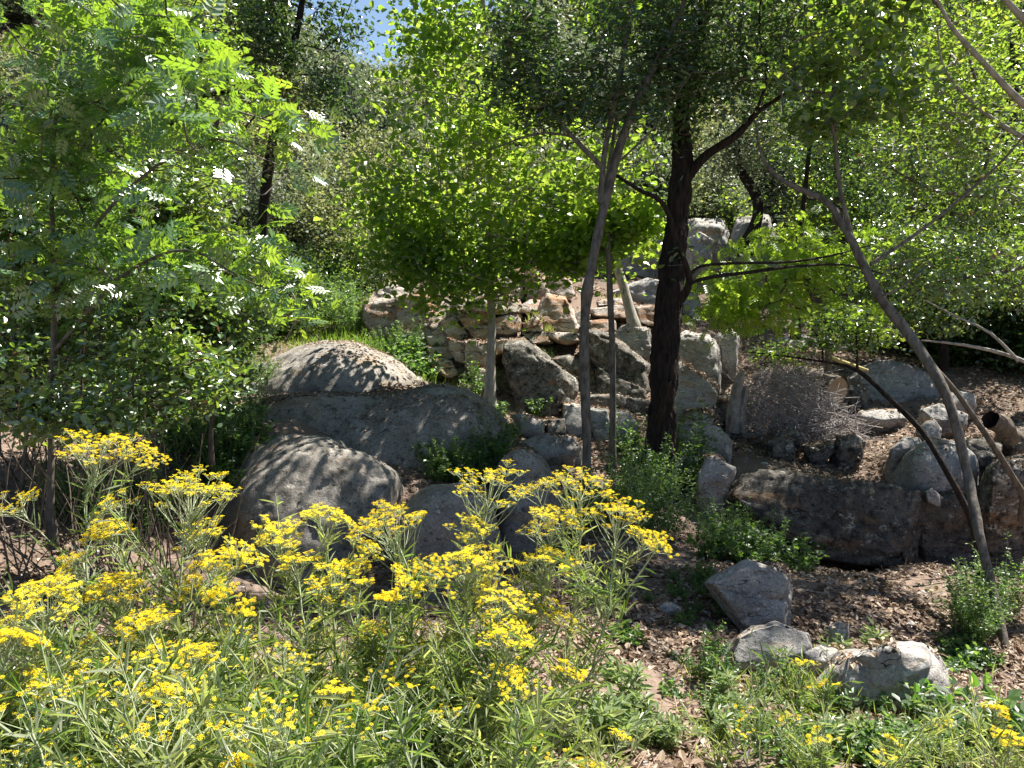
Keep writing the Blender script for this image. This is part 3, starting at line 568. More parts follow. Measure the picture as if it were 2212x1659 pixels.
def tree(name, label, cat, paths, blobs, dens, nper, spread, size, kind, leafm, bark, flat=.5, seed=1, group=None, sides=8, droop=.2, seg=.22, rough=None, nolimb=1, twigm=None, r_tip=.003, bare=None, tw=.86):
    """paths[0] trunk, the rest limbs; in px or spline arrays"""
    sp = [ptube([(a, b_, c, d * tw) for a, b_, c, d in p], .035 if sides > 40 else .1) for p in paths]
    root = thing(name, label, cat, sp[0][0][:3], group)
    for s_ in sp: s_[:, 3] *= 1 + .10 * fbm(s_[:, :3] * 3.3 + seed, 2)
    hh = np.linalg.norm(sp[0][:, :3] - sp[0][0, :3], axis=1); sp[0][:, 3] *= 1 + .55 * np.exp(-hh / (.06 + 1.6 * sp[0][0, 3]))
    base = sp[0][0]; sp[0] = np.concatenate(([base + np.array((0, 0, -.25, base[3] * .15))], sp[0]))
    me = tube_mesh('trunk', [(s[:, :3], s[:, 3]) for s in sp[:nolimb]], sides)
    if rough: trunkify(me, *rough)
    put('trunk', me, root, M[bark])
    for s in sp[nolimb:]:
        put('limb', tube_mesh('limb', [(s[:, :3], s[:, 3])], 7), root, M[bark])
    Tg = blob_targets(blobs, dens * .9, seed)
    nb = (len(Tg) // 3 if bare is None else bare); nT = len(Tg)
    if nb:
        Tb = blob_targets([(b[0], b[1], b[2], b[3] * 1.25, b[4] * 1.25, b[5] * 1.1) for b in blobs], max(3, nb / len(blobs)), seed + 500); Tg = np.concatenate((Tg, Tb))
    ch, tp, td = grow([s[2:] if i == 0 else s for i, s in enumerate(sp)], Tg, seg=seg, r_tip=r_tip); tp, td = tp[:nT], td[:nT]
    put('twigs', tube_mesh('twigs', ch, 5), root, M[twigm or bark])
    P, D, Nn, S, c = sprays(tp, td, nper if kind == 'pinnate' else int(nper * .9), spread * .85, size * (1.0 if kind == 'pinnate' else 1.05), kind, flat, droop, seed)
    put('crown', leaves('crown', kind, P, D, Nn, S, c), root, M[leafm])
    return root
# ---------------------------------------------------------------- trees in the middle
tree('young_tree', 'slender grey trunked tree with round bright leaves, standing behind the long sloping boulder', 'tree',
     [[(1058, 870, 10.2, 27), (1062, 700, 10.3, 22), (1056, 560, 10.35, 19), (1058, 400, 10.4, 16), (1052, 200, 10.4, 13), (1044, 0, 10.4, 10), (1040, -200, 10.4, 7), (1036, -420, 10.4, 4)]],
     [(850, 220, 10.5, 50, 70, .6, .4), (930, 90, 10.5, 60, 90, .8), (900, 290, 10.6, 100, 90, 1), (990, 110, 10.2, 120, 110, 1.2, 1.3), (1020, 280, 10.2, 140, 90, 1.2, 1.3), (880, 400, 10.5, 110, 60, 1), (820, 470, 10.5, 60, 40, .7, .5), (1330, 330, 10.6, 80, 60, .8, .5), (1380, 520, 10.6, 70, 35, .7, .5), (1090, 440, 10, 110, 70, 1),
      (890, 550, 10.4, 75, 40, .7), (1000, 500, 10.3, 110, 55, .9), (1160, 515, 10.2, 80, 35, .8, .7), (1180, 400, 10.4, 100, 50, .9), (1160, 240, 10.5, 100, 90, 1.2, .5), (980, -90, 10.2, 140, 110, 1.4, .6), (1150, -150, 10.4, 170, 130, 1.5, .7), (1040, -330, 10.3, 150, 130, 1.6, .6),
      (1000, 590, 10.2, 130, 35, .8), (940, 480, 10.4, 120, 50, .9), (840, 570, 10.3, 60, 22, .5, .4), (1270, 520, 10.2, 90, 40, .7, .7), (900, 620, 10.1, 70, 18, .5, .35), (1200, 560, 10, 70, 18, .5, .35), (830, 350, 10.4, 50, 40, .6, .35), (1100, 625, 10, 40, 26, .4, .25), (950, 650, 10.1, 40, 16, .4, .2), (1240, 575, 10, 50, 30, .4, .3), (1280, 400, 10.3, 80, 50, .7, .6)],
     72, 15, .32, .078, 'round', 'alder', 'barkpale', flat=.5, seed=3, sides=10, rough=(.006, 14, .3))
tree('forked_tree', 'forked slender grey tree with long dark leaves, rising from the middle yellow flowers', 'tree',
     [[(1264, 1170, 7.4, 30), (1268, 1000, 7.5, 25), (1262, 760, 7.7, 24), (1266, 660, 7.8, 25), (1269, 635, 7.8, 32), (1273, 605, 7.8, 25), (1297, 480, 8, 23), (1335, 330, 8.2, 21), (1375, 220, 8.3, 18), (1430, 110, 8.4, 15), (1480, 0, 8.5, 12), (1540, -150, 8.6, 8)],
      [(1297, 440, 8.05, 16), (1306, 330, 8.1, 13), (1335, 180, 8.2, 12), (1365, 0, 8.3, 11), (1380, -200, 8.4, 7)],
      [(1305, 365, 8.1, 13), (1245, 305, 8.05, 12), (1195, 245, 8, 9), (1150, 165, 8, 8), (1100, 100, 8, 6), (1065, 20, 8, 4)],
      [(1235, 295, 8.05, 7), (1180, 287, 8, 6), (1120, 300, 8, 5), (1060, 325, 8, 3)],
      [(1325, 360, 8.2, 6), (1400, 290, 8.1, 5), (1450, 230, 8.1, 3)]],
     [(1220, 90, 8.2, 130, 90, .8, .9), (1170, 200, 8.1, 110, 45, .6, .7), (1400, 50, 8.5, 120, 80, .9, .6), (1340, 200, 8.3, 70, 50, .6, .6), (1480, 150, 8.6, 80, 70, .8), (1130, 60, 8.3, 70, 60, .7, .7), (1350, -130, 8.4, 230, 100, 1.2, 1.2), (1250, -330, 8.4, 220, 110, 1.2, .6), (1500, -60, 8.6, 120, 80, .9),
      (1110, 150, 8.1, 60, 40, .4, .5), (1320, 40, 8.4, 110, 90, .8, .5), (1240, 230, 8.1, 110, 35, .5, .5), (1440, 170, 8.5, 80, 60, .6, .4)],
     72, 17, .19, .09, 'lance', 'darkleaf', 'bark', flat=.3, seed=5, sides=12, rough=(.006, 14, .3), nolimb=1)
tree('thin_tree', 'thin straight grey trunk just right of the forked tree', 'tree',
     [[(1322, 1005, 8.9, 18), (1324, 800, 9.0, 16), (1318, 640, 9.1, 15), (1313, 520, 9.2, 14), (1308, 420, 9.3, 11), (1325, 300, 9.3, 9), (1345, 150, 9.3, 7), (1350, -50, 9.3, 5)]],
     [(1330, 440, 9.5, 80, 55, .6), (1290, 500, 9.6, 90, 50, .6), (1400, 470, 9.6, 60, 35, .4, .5), (1240, 560, 9.8, 80, 30, .5, .6), (1350, 20, 9.5, 120, 80, .8, .5)],
     75, 20, .15, .075, 'round', 'bright', 'bark', flat=.6, seed=6)
tree('leaning_tree', 'pale mottled trunk leaning left above the outcrop', 'tree',
     [[(1370, 705, 12.7, 24), (1347, 620, 12.9, 22), (1322, 540, 13, 19), (1300, 440, 13, 15), (1292, 300, 13, 11), (1300, 150, 13, 7)]],
     [(1230, 300, 13.4, 120, 80, 1), (1340, 260, 13.4, 110, 80, 1), (1300, 120, 13.4, 120, 80, 1)],
     20, 14, .22, .08, 'oval', 'greyleaf', 'barkpale', flat=.3, seed=8)
tree('dark_trunk_tree', 'thick tree with black furrowed bark right of the slender trees', 'tree',
     [[(1408, 1075, 8.55, 100), (1424, 1000, 8.65, 80), (1432, 880, 8.7, 72), (1436, 760, 8.8, 70), (1447, 640, 8.9, 66), (1462, 480, 9.1, 58), (1474, 350, 9.2, 50), (1472, 250, 9.3, 38), (1500, 120, 9.4, 28), (1540, -50, 9.4, 20), (1560, -300, 9.4, 12)],
      [(1478, 395, 9.2, 26), (1520, 340, 9.1, 24), (1590, 292, 9, 20), (1640, 240, 9, 14), (1720, 190, 9, 9), (1800, 160, 9, 5)],
      [(1625, 258, 9, 12), (1655, 170, 9, 8), (1640, 60, 9, 6), (1650, -60, 9, 4)],
      [(1470, 650, 8.6, 22), (1489, 604, 8.5, 20), (1462, 520, 8.45, 15), (1432, 440, 8.45, 13), (1380, 410, 8.4, 11), (1330, 378, 8.35, 9)],
      [(1484, 612, 8.5, 13), (1540, 598, 8.5, 12), (1620, 588, 8.6, 10), (1720, 575, 8.7, 8), (1820, 572, 8.9, 6), (1910, 592, 9, 4)],
      [(1486, 600, 8.5, 11), (1515, 575, 8.5, 9), (1600, 568, 8.6, 8), (1700, 566, 8.7, 7), (1790, 553, 8.8, 6), (1880, 530, 9, 3)],
      [(1418, 915, 8.35, 14), (1430, 880, 8.25, 15), (1443, 830, 8.15, 14), (1445, 822, 8.13, 10)]],
     [(1560, 60, 9.3, 170, 90, 1.2, .8), (1640, 170, 9.2, 130, 70, .9, .7), (1720, 60, 9.3, 110, 90, .9), (1450, 30, 9.6, 110, 80, .9, .8), (1540, 190, 9.3, 60, 60, .6, .5), (1550, -150, 9.2, 260, 120, 1.5, 1.6), (1750, -200, 9.2, 200, 140, 1.6, 1.5), (1600, -380, 9, 260, 130, 1.8, 1.5), (1900, -300, 9.4, 200, 130, 1.6, 1.2), (1400, -250, 9.6, 200, 120, 1.5, 1.2), (1470, 240, 9.1, 50, 60, .45, .4), (1420, 560, 8.3, 25, 40, .2, .15)],
     75, 16, .22, .075, 'oval', 'darkleaf', 'barkdark', flat=.3, seed=9, tw=.79, sides=84, rough=(.022, 34, .28), twigm='barkbrown')
tree('young_tree', 'young tree with layered bright yellow-green leaves right of the thick dark trunk', 'tree',
     [[(1790, 770, 11.2, 12), (1770, 690, 11, 10), (1740, 610, 10.8, 8), (1700, 540, 10.7, 5), (1690, 490, 10.7, 3)]],
     [(1640, 530, 10.4, 90, 32, .7), (1740, 520, 10.6, 110, 40, .8, 1.2), (1560, 610, 10.2, 70, 40, .6), (1660, 600, 10.4, 110, 45, .7, 1.2), (1800, 590, 10.6, 100, 50, .8), (1580, 670, 10.2, 80, 35, .6), (1700, 670, 10.4, 100, 40, .7), (1870, 540, 10.8, 90, 50, .8), (1850, 660, 10.6, 90, 45, .7), (1540, 690, 10.0, 50, 25, .4, .5)],
     46, 4, .2, .19, 'pinnate', 'bright', 'barkbrown', flat=.55, seed=10, droop=.5, bare=60)
tree('leaning_tree', 'bent grey tree leaning left from the right foreground across the clearing', 'tree',
     [[(2182, 1445, 5.2, 28), (2150, 1300, 5.5, 27), (2115, 1150, 5.8, 27), (2085, 1000, 6.2, 28), (2060, 900, 6.35, 29), (2030, 825, 6.5, 31), (1965, 725, 6.8, 29), (1900, 640, 7, 27), (1840, 520, 7.2, 24), (1790, 440, 7.4, 20), (1720, 405, 7.5, 16), (1672, 375, 7.6, 12), (1645, 335, 7.6, 8), (1632, 260, 7.6, 4)],
      [(1845, 530, 7.2, 14), (1815, 410, 7.3, 12), (1797, 270, 7.3, 9), (1745, 210, 7.3, 6), (1695, 160, 7.3, 4)],
      [(1880, 572, 7.1, 12), (2000, 490, 7.1, 10), (2120, 390, 7.1, 8), (2190, 320, 7.1, 6), (2260, 230, 7.1, 4)],
      [(1797, 275, 7.3, 7), (1850, 230, 7.2, 5), (1910, 190, 7.2, 3)],
      [(1900, 640, 6.9, 8), (1935, 628, 6.85, 7), (1975, 600, 6.9, 6), (2012, 565, 7, 3)],
      [(1895, 610, 6.95, 6), (1925, 575, 6.9, 5), (1980, 560, 6.9, 4), (1990, 540, 6.9, 2)]],
     [(1800, 130, 7.6, 110, 70, .8), (1900, 210, 7.5, 100, 70, .8), (2000, 130, 7.6, 90, 80, .8), (1880, 40, 7.6, 120, 50, .8), (1760, 260, 7.5, 60, 40, .4, .35), (1950, -120, 7.5, 220, 110, 1.1, 1.4)],
     60, 18, .13, .07, 'round', 'midleaf', 'bark', flat=.35, seed=11, tw=.74, sides=14, rough=(.005, 16, .3))
tree('bare_stem', 'bare dark stem slanting behind the leaning grey tree', 'tree',
     [[(2215, 1075, 7.6, 17), (2160, 985, 7.7, 16), (2110, 910, 7.8, 15), (2060, 840, 7.9, 13), (2010, 785, 8, 12), (1960, 735, 8.1, 9), (1900, 700, 8.2, 6), (1830, 690, 8.2, 4)]],
     [(1900, 720, 8.2, 70, 25, .4)], 20, 12, .1, .055, 'oval', 'midleaf', 'barkbrown', seed=12)
tree('bare_stem', 'dark bending stem in front of the big round mottled boulder, leafy at its tip', 'tree',
     [[(2122, 1215, 6.9, 19), (2092, 1110, 7.05, 17), (2040, 1010, 7.2, 16), (1990, 930, 7.4, 15), (1915, 855, 7.6, 13), (1852, 800, 7.8, 12), (1800, 785, 7.9, 7), (1700, 770, 8, 5), (1610, 760, 8, 3)],
      [(1852, 800, 7.8, 8), (1851, 750, 7.8, 6), (1848, 700, 7.8, 4)]],
     [(1700, 770, 8, 90, 30, .4), (1790, 730, 8, 80, 30, .4), (1880, 720, 7.9, 70, 35, .4), (1820, 690, 7.9, 80, 30, .4)], 42, 14, .1, .05, 'oval', 'midleaf', 'barkdark', seed=13, flat=.6)
tree('overhanging_tree', 'grey limbed tree reaching in from the upper right corner', 'tree',
     [[(2420, 1150, 6.6, 46), (2400, 800, 6.8, 40), (2380, 500, 7, 34), (2300, 300, 7, 22), (2200, 215, 7, 17), (2120, 130, 7, 13), (2050, 50, 7, 10), (2010, -40, 7, 6)],
      [(2380, 420, 7, 20), (2270, 330, 7.1, 16), (2180, 280, 7.2, 12), (2110, 230, 7.3, 9), (2040, 150, 7.3, 6), (2025, 60, 7.3, 4)],
      [(2380, 300, 7, 24), (2290, 120, 6.8, 20), (2200, 30, 6.8, 16), (2120, -60, 6.8, 10)],
      [(2400, 900, 6.8, 14), (2250, 800, 6.9, 12), (2170, 765, 7, 10), (2080, 745, 7.1, 7), (1990, 735, 7.2, 4)],
      [(2200, 780, 6.95, 9), (2140, 720, 7, 7), (2080, 690, 7.1, 5), (2000, 650, 7.2, 3)]],
     [(2120, 60, 7.3, 120, 80, .8), (2170, 200, 7.5, 90, 80, .7), (2030, 280, 7.7, 110, 80, .8, .9), (2150, 420, 7.7, 90, 60, .6, .6), (2200, -120, 7, 250, 120, 1.2, 1.5)],
     55, 16, .14, .06, 'oval', 'midleaf', 'barkpale', flat=.35, seed=14, sides=10)
tree('overhanging_tree', 'tall added shade tree outside the right edge whose leaves hang into the top right', 'tree',  # mostly out of frame, added to shade the ledge and the clearing
     [[(2480, 900, 12.3, 60), (2480, 600, 12.3, 52), (2440, 300, 12.3, 42), (2380, 0, 12.3, 32), (2300, -250, 12.3, 22), (2200, -450, 12.2, 10)]],
     [(1650, -420, 12.2, 200, 120, 1.8), (1980, -180, 12.3, 170, 110, 1.6, 1.3), (2200, -80, 12.4, 170, 120, 1.6), (2330, 150, 12.4, 150, 120, 1.4), (1800, -330, 12, 200, 120, 1.8), (2100, -360, 12.3, 220, 120, 2), (2420, -150, 12.2, 200, 140, 2), (2060, 20, 12.4, 130, 60, 1.2, .6)],
     75, 20, .22, .08, 'oval', 'darkleaf', 'barkbrown', flat=.4, seed=50, sides=10)
tree('overhanging_tree', 'twiggy tree reaching in low from the right edge above the gully', 'tree',
     [[(2560, 1050, 9.4, 40), (2540, 750, 9.5, 36), (2440, 560, 9.5, 26), (2300, 470, 9.5, 18), (2160, 430, 9.6, 12), (2020, 410, 9.6, 8), (1900, 350, 9.6, 4)],
      [(2400, 530, 9.5, 16), (2280, 560, 9.5, 12), (2150, 590, 9.5, 8), (2020, 610, 9.5, 5), (1950, 650, 9.5, 3)]],
     [(2020, 420, 9.7, 100, 70, .9), (2130, 520, 9.6, 100, 60, .9), (1930, 330, 9.7, 90, 70, .8), (2170, 340, 9.6, 100, 80, .9), (2080, 620, 9.4, 110, 40, .7), (1960, 560, 9.6, 80, 45, .7, .7), (2200, 640, 9.4, 70, 50, .7, .6), (2080, 240, 9.7, 120, 70, 1), (2100, -70, 9.6, 170, 70, 1.1, 1.4), (1950, -170, 9.6, 170, 90, 1.2, 1.4), (2250, -200, 9.6, 170, 100, 1.2, 1.2), (2080, -330, 9.5, 200, 100, 1.3, 1.2)],  # crown parts above the frame are added to shade the gully
     62, 18, .17, .065, 'oval', 'thicket', 'barkbrown', flat=.5, seed=70, sides=10, droop=.4)
# middle distance, right
tree('background_tree', 'dark trunked tree beyond the clearing at the right edge', 'tree',
     [[(2135, 755, 16.5, 50), (2150, 600, 16.5, 44), (2170, 400, 16.5, 36), (2190, 150, 16.5, 26), (2200, -100, 16.5, 15)]],
     [(2120, 480, 15.5, 150, 110, 1.6), (2190, 300, 15.5, 150, 120, 1.8), (2050, 380, 15.8, 110, 90, 1.4), (2120, 640, 15, 110, 50, 1, .6), (2180, 80, 16, 180, 120, 2), (2260, 560, 15, 120, 120, 1.5)],
     100, 20, .28, .085, 'oval', 'midleaf', 'barkdark', flat=.4, seed=15, droop=.4)
tree('background_tree', 'broad leafed tree with hanging green foliage above the clearing', 'tree',
     [[(1985, 735, 15.5, 22), (1990, 600, 15.5, 19), (1975, 450, 15.5, 15), (1960, 250, 15.5, 11), (1950, 50, 15.5, 7)]],
     [(1960, 500, 15, 120, 80, 1.3), (2000, 620, 14.6, 110, 50, 1.1), (1900, 400, 15.4, 110, 80, 1.3), (2000, 330, 15.4, 130, 80, 1.4), (1880, 620, 14.8, 80, 40, .8, .7), (1930, 200, 15.5, 150, 90, 1.6), (2080, 600, 14.6, 90, 60, 1)],
     110, 20, .26, .09, 'oval', 'midleaf', 'barkbrown', flat=.55, seed=16, droop=.4)
tree('crooked_tree', 'small crooked dark trunk in front of the earth bank', 'tree',
     [[(1612, 530, 17.3, 30), (1636, 470, 17.4, 28), (1632, 420, 17.5, 26), (1602, 370, 17.6, 23), (1592, 315, 17.7, 18), (1620, 240, 17.8, 12), (1640, 120, 17.8, 7)]],
     [(1560, 330, 17.6, 70, 50, 1), (1650, 330, 17.8, 90, 70, 1.2), (1600, 220, 17.8, 120, 80, 1.5), (1680, 420, 17.6, 60, 30, .8, .5)],
     80, 18, .3, .09, 'oval', 'greyleaf', 'barkdark', flat=.2, seed=17)
tree('background_tree', 'yellow-green tree rising behind the bent grey tree', 'tree',
     [[(1800, 560, 18.5, 24), (1810, 400, 18.5, 20), (1800, 200, 18.5, 14), (1790, 0, 18.5, 9)]],
     [(1760, 300, 18, 120, 80, 1.7), (1840, 330, 18, 110, 90, 1.6), (1760, 130, 18, 150, 90, 2), (1880, 120, 18, 150, 100, 2), (1800, -60, 18, 220, 120, 2.4), (1720, 420, 17.6, 80, 40, 1, .6)],
     110, 20, .32, .10, 'oval', 'midleaf', 'barkbrown', flat=.3, seed=18)
tree('background_tree', 'tall light green tree filling the top right background', 'tree',
     [[(2060, 560, 21, 28), (2050, 300, 21, 22), (2040, 50, 21, 15), (2030, -150, 21, 9)]],
     [(2000, 130, 20.5, 170, 120, 2.2), (2120, 200, 20.5, 150, 120, 2.2), (2060, -20, 20.5, 220, 120, 2.6), (2180, 60, 20, 150, 150, 2.4)],
     120, 20, .36, .11, 'oval', 'alder', 'barkbrown', flat=.3, seed=19)
tree('background_tree', 'low shaded tree with hanging leaves behind the bend of the bent grey tree', 'tree',
     [[(2040, 770, 13.6, 16), (2030, 680, 13.5, 13), (2000, 600, 13.4, 9), (1960, 540, 13.4, 5)]],
     [(1950, 610, 13, 110, 50, .8), (2060, 620, 13, 110, 60, .8), (1890, 690, 12.6, 90, 35, .6, .7), (2000, 690, 12.8, 90, 35, .6, .6), (2150, 560, 13.2, 100, 70, .8), (1960, 520, 13.4, 110, 50, .8)],
     85, 20, .2, .075, 'oval', 'thicket', 'barkdark', flat=.6, seed=60, droop=.5)
tree('background_tree', 'dark broad leafed tree between the thick trunk and the bent grey tree, high up', 'tree',
     [[(1720, 700, 12.5, 16), (1730, 500, 12.5, 13), (1750, 300, 12.5, 10), (1760, 100, 12.5, 6)]],
     [(1720, 200, 12.4, 120, 80, 1.1), (1800, 320, 12.4, 110, 70, 1), (1850, 180, 12.4, 110, 80, 1.1), (1720, 60, 12.4, 130, 70, 1.1), (1880, 420, 12.6, 90, 50, .8, .7)],
     70, 20, .2, .075, 'oval', 'darkleaf', 'barkdark', flat=.5, seed=61, droop=.5)
# left
tree('background_tree', 'dense dark green tree hanging into the sky gap at top left', 'tree',
     [[(560, 640, 15, 30), (575, 400, 14.8, 26), (610, 200, 14.5, 22), (650, 20, 14.3, 16), (680, -200, 14.2, 9)]],
     [(640, 50, 14, 110, 70, 1.2, 1.4), (735, 60, 14, 40, 80, .9, 1), (715, 160, 14, 45, 45, .6, .7), (560, 30, 14.2, 90, 60, 1.2), (650, -120, 14, 200, 110, 1.8, 1.6), (650, 130, 14.2, 60, 40, .8, .6)],
     120, 24, .24, .085, 'oval', 'darkleaf', 'barkdark', flat=.1, seed=20, droop=.5)
tree('background_tree', 'yellowish leaved tree behind the left foliage', 'tree',
     [[(470, 640, 14.5, 22), (465, 400, 14.3, 18), (470, 200, 14, 14), (500, 40, 14, 8)]],
     [(500, 110, 13.8, 90, 70, 1.1), (430, 160, 13.8, 90, 80, 1.2), (580, 210, 14, 70, 60, 1), (640, 240, 14.5, 60, 50, .9, .7), (400, 60, 13.6, 90, 70, 1.1), (560, 320, 14.3, 80, 60, 1)],
     85, 18, .24, .08, 'oval', 'olive', 'barkbrown', flat=.2, seed=21)
tree('background_tree', 'tree with a dark curved limb behind the left foliage', 'tree',
     [[(285, 760, 9.3, 22), (300, 560, 9.3, 20), (318, 340, 9.4, 18), (365, 270, 9.4, 17), (405, 240, 9.5, 15), (450, 205, 9.6, 12), (530, 200, 9.7, 9), (580, 225, 9.8, 5)],
      [(372, 265, 9.4, 11), (395, 215, 9.4, 9), (415, 160, 9.4, 7), (440, 60, 9.4, 4)], [(230, 330, 9.3, 12), (240, 270, 9.3, 10), (255, 180, 9.3, 7), (240, 40, 9.3, 5)]],
     [(520, 180, 9.8, 70, 50, .6, .5), (430, 60, 9.6, 90, 60, .8, .7), (240, 60, 9.6, 120, 60, .9, .7), (320, -100, 9.6, 250, 90, 1.3, .5)],
     60, 18, .17, .07, 'oval', 'midleaf', 'barkdark', flat=.2, seed=22, nolimb=3)
tree('compound_leaf_tree', 'near tree with glossy feather-like leaves filling the upper left', 'tree',
     [[(108, 1110, 5.1, 18), (112, 900, 5.15, 16), (118, 650, 5.2, 14), (112, 380, 5.3, 12), (130, 150, 5.4, 9), (150, -80, 5.4, 6)],
      [(118, 640, 5.2, 9), (220, 470, 5.1, 8), (350, 350, 5, 7), (470, 300, 4.9, 5), (560, 340, 4.8, 3)],
      [(112, 420, 5.3, 9), (220, 260, 5.2, 7), (330, 120, 5.1, 6), (430, 30, 5, 4)],
      [(116, 760, 5.15, 9), (260, 600, 5, 8), (400, 540, 4.9, 6), (520, 600, 4.9, 4), (640, 650, 5.1, 3)]],
     [(140, 70, 5.2, 150, 80, .6), (330, 60, 5.0, 130, 70, .6), (430, 130, 5, 90, 70, .5, .7), (200, 220, 5.1, 170, 70, .6), (420, 350, 4.8, 130, 70, .6), (560, 370, 4.8, 60, 50, .35, .6), (90, 330, 5.1, 120, 80, .5), (470, 250, 4.9, 90, 60, .5), (200, 420, 5.1, 170, 70, .6),
      (330, 560, 5, 150, 70, .5), (500, 560, 4.9, 90, 60, .4, .7), (600, 640, 5.1, 70, 25, .3, .3), (120, 560, 5.1, 130, 80, .5), (640, 260, 5.2, 40, 40, .3, .3), (200, -80, 5.1, 220, 70, .6, .6)],
     40, 5, .13, .17, 'pinnate', 'ash', 'bark', flat=.15, seed=23, seg=.12, bare=120)
for i, (lab, pth, bl, de) in enumerate([
    ('tall small leaved shrub rising behind the feather-leaved branches', [(170, 1000, 7.4, 12), (180, 700, 7.4, 10), (200, 400, 7.5, 7), (230, 150, 7.6, 4)], [(150, 350, 7.5, 130, 90, .8), (280, 250, 7.5, 120, 90, .8), (100, 150, 7.6, 130, 90, .8), (330, 450, 7.3, 110, 80, .7), (420, 330, 7.4, 90, 70, .7), (300, 90, 7.6, 110, 70, .7)], 75),
    ('leafy shrub at the left edge under the feather-leaved branches', [(40, 1130, 5.8, 12), (60, 900, 6, 10), (70, 650, 6.1, 7), (80, 450, 6.2, 4)], [(60, 620, 6.2, 110, 110, .7), (70, 800, 6, 110, 90, .7), (20, 470, 6.3, 100, 80, .6), (150, 500, 6.4, 90, 80, .6)], 90),
    ('leafy shrub with reddish dead leaves, second from the left edge', [(205, 1060, 6.1, 12), (215, 850, 6.2, 10), (220, 650, 6.3, 7), (230, 450, 6.4, 4)], [(210, 640, 6.3, 100, 100, .7), (200, 820, 6.1, 100, 80, .6), (280, 500, 6.6, 100, 80, .7), (150, 720, 6.1, 80, 70, .5)], 90),
    ('tall leafy shrub in the middle of the left thicket', [(330, 1030, 6.6, 12), (335, 850, 6.7, 10), (340, 650, 6.8, 7), (350, 480, 6.9, 4)], [(380, 400, 6.9, 110, 60, .6, .8), (350, 620, 6.8, 100, 90, .7), (340, 780, 6.6, 100, 80, .6), (420, 700, 6.8, 90, 70, .6), (320, 880, 6.4, 80, 50, .5, .6), (410, 480, 7, 90, 60, .6, .7)], 90),
    ('leafy shrub whose branches reach over the flat boulder', [(455, 960, 7.4, 11), (460, 820, 7.5, 9), (470, 680, 7.5, 6), (540, 620, 7.4, 4)], [(470, 700, 7.5, 80, 70, .6), (560, 680, 7.3, 60, 50, .5, .6), (480, 820, 7.2, 50, 50, .5, .5), (560, 560, 7.6, 80, 50, .5, .8), (610, 700, 7.2, 40, 40, .3, .3), (470, 560, 7.6, 100, 60, .6), (640, 640, 7.4, 50, 30, .3, .3)], 95),
    ('low leafy shrub above the lone tall yellow flower', [(250, 1100, 5.2, 9), (260, 1000, 5.2, 7), (270, 880, 5.2, 5), (290, 800, 5.2, 3)], [(420, 820, 5.4, 80, 60, .4, .6), (260, 880, 5.2, 110, 60, .5), (130, 860, 5.2, 100, 70, .5), (380, 900, 5.4, 70, 40, .4, .4), (330, 760, 5.3, 100, 50, .4, .6)], 80)]):
    tree('thicket_shrub', lab, 'shrub', [pth], bl, de * 1.15, 24, .12, .056, 'oval', 'thicket', 'barkbrown', flat=.5, seed=30 + i, seg=.14, twigm='barkbrown')
# ---------------------------------------------------------------- hillside shrubs (prototypes copied with their parts)
def shrub_proto(seed, leafm, kind, n, size, name='hillside_shrub', lift=0.0):
    rs = np.random.default_rng(seed); root = thing(name, 'x', 'shrub', (0, 0, 0))
    q = unit(rs.normal(0, 1, (n, 3))) * rs.uniform(.45, 1, (n, 1)) ** .6; q[:, 2] = np.abs(q[:, 2]) * 1.15 + .15
    q = q[(q[:, 2] > .2) & (fbm(q * 2.8 + seed, 3) > -.02)] + 0; q *= (1 + .35 * fbm(q * 2 + seed, 2))[:, None]; q[:, 2] += lift
    trunk = [spline([(0, 0, -.5, .05), (.02, .03, .3, .045), (.1 * rs.normal(), .1 * rs.normal(), .9, .02)], .2)]
    ch, tp, td = grow(trunk, q[:130], r_tip=.004, seg=.3)
    put('trunk', tube_mesh('trunk', [(s[:, :3], s[:, 3]) for s in trunk] + ch, 5), root, M['barkbrown'])
    P, D, Nn, S, c = sprays(q, unit(q), 9, .11, size, kind, .2, .1, seed)
    put('crown', leaves('crown', kind, P, D, Nn, S, c), root, M[leafm]); return root
def dup(root, loc, rz, s, label, group):
    r = root.copy(); C.objects.link(r); r.location = loc; r.rotation_euler = (0, 0, rz); r.scale = s; r['label'] = label; r['group'] = group
    for ch in list(root.children):
        c = ch.copy(); C.objects.link(c); c.parent = r
    return r
protos = [('grey-green rounded small tree on the far hillside', 'small grey-green trees on the hillside', shrub_proto(1, 'greyleaf', 'quad', 1500, .07, lift=.55)),
          ('grey-green twiggy shrub on the far hillside', 'grey-green shrubs on the hillside', shrub_proto(2, 'greyleaf', 'quad', 1300, .055)),
          ('yellowish olive shrub on the far hillside', 'yellowish shrubs on the hillside', shrub_proto(3, 'olive', 'quad', 1500, .055, lift=.3)),
          ('green leafy shrub at the hillside foot', 'green shrubs at the hillside foot', shrub_proto(4, 'midleaf', 'quad', 1300, .08))]
protos.append(('bushy shrub, leaves coloured dark as shade, behind the near foliage', 'dark shrubs behind the near foliage', shrub_proto(5, 'darkleaf', 'quad', 1500, .075)))  # dark leaf colour stands in for the unlit gaps behind the foliage
for _, _, p in protos:
    for ch in p.children: ch.location = (0, 0, 0)
used = set(); rs = np.random.default_rng(77); placed = []
spots = []
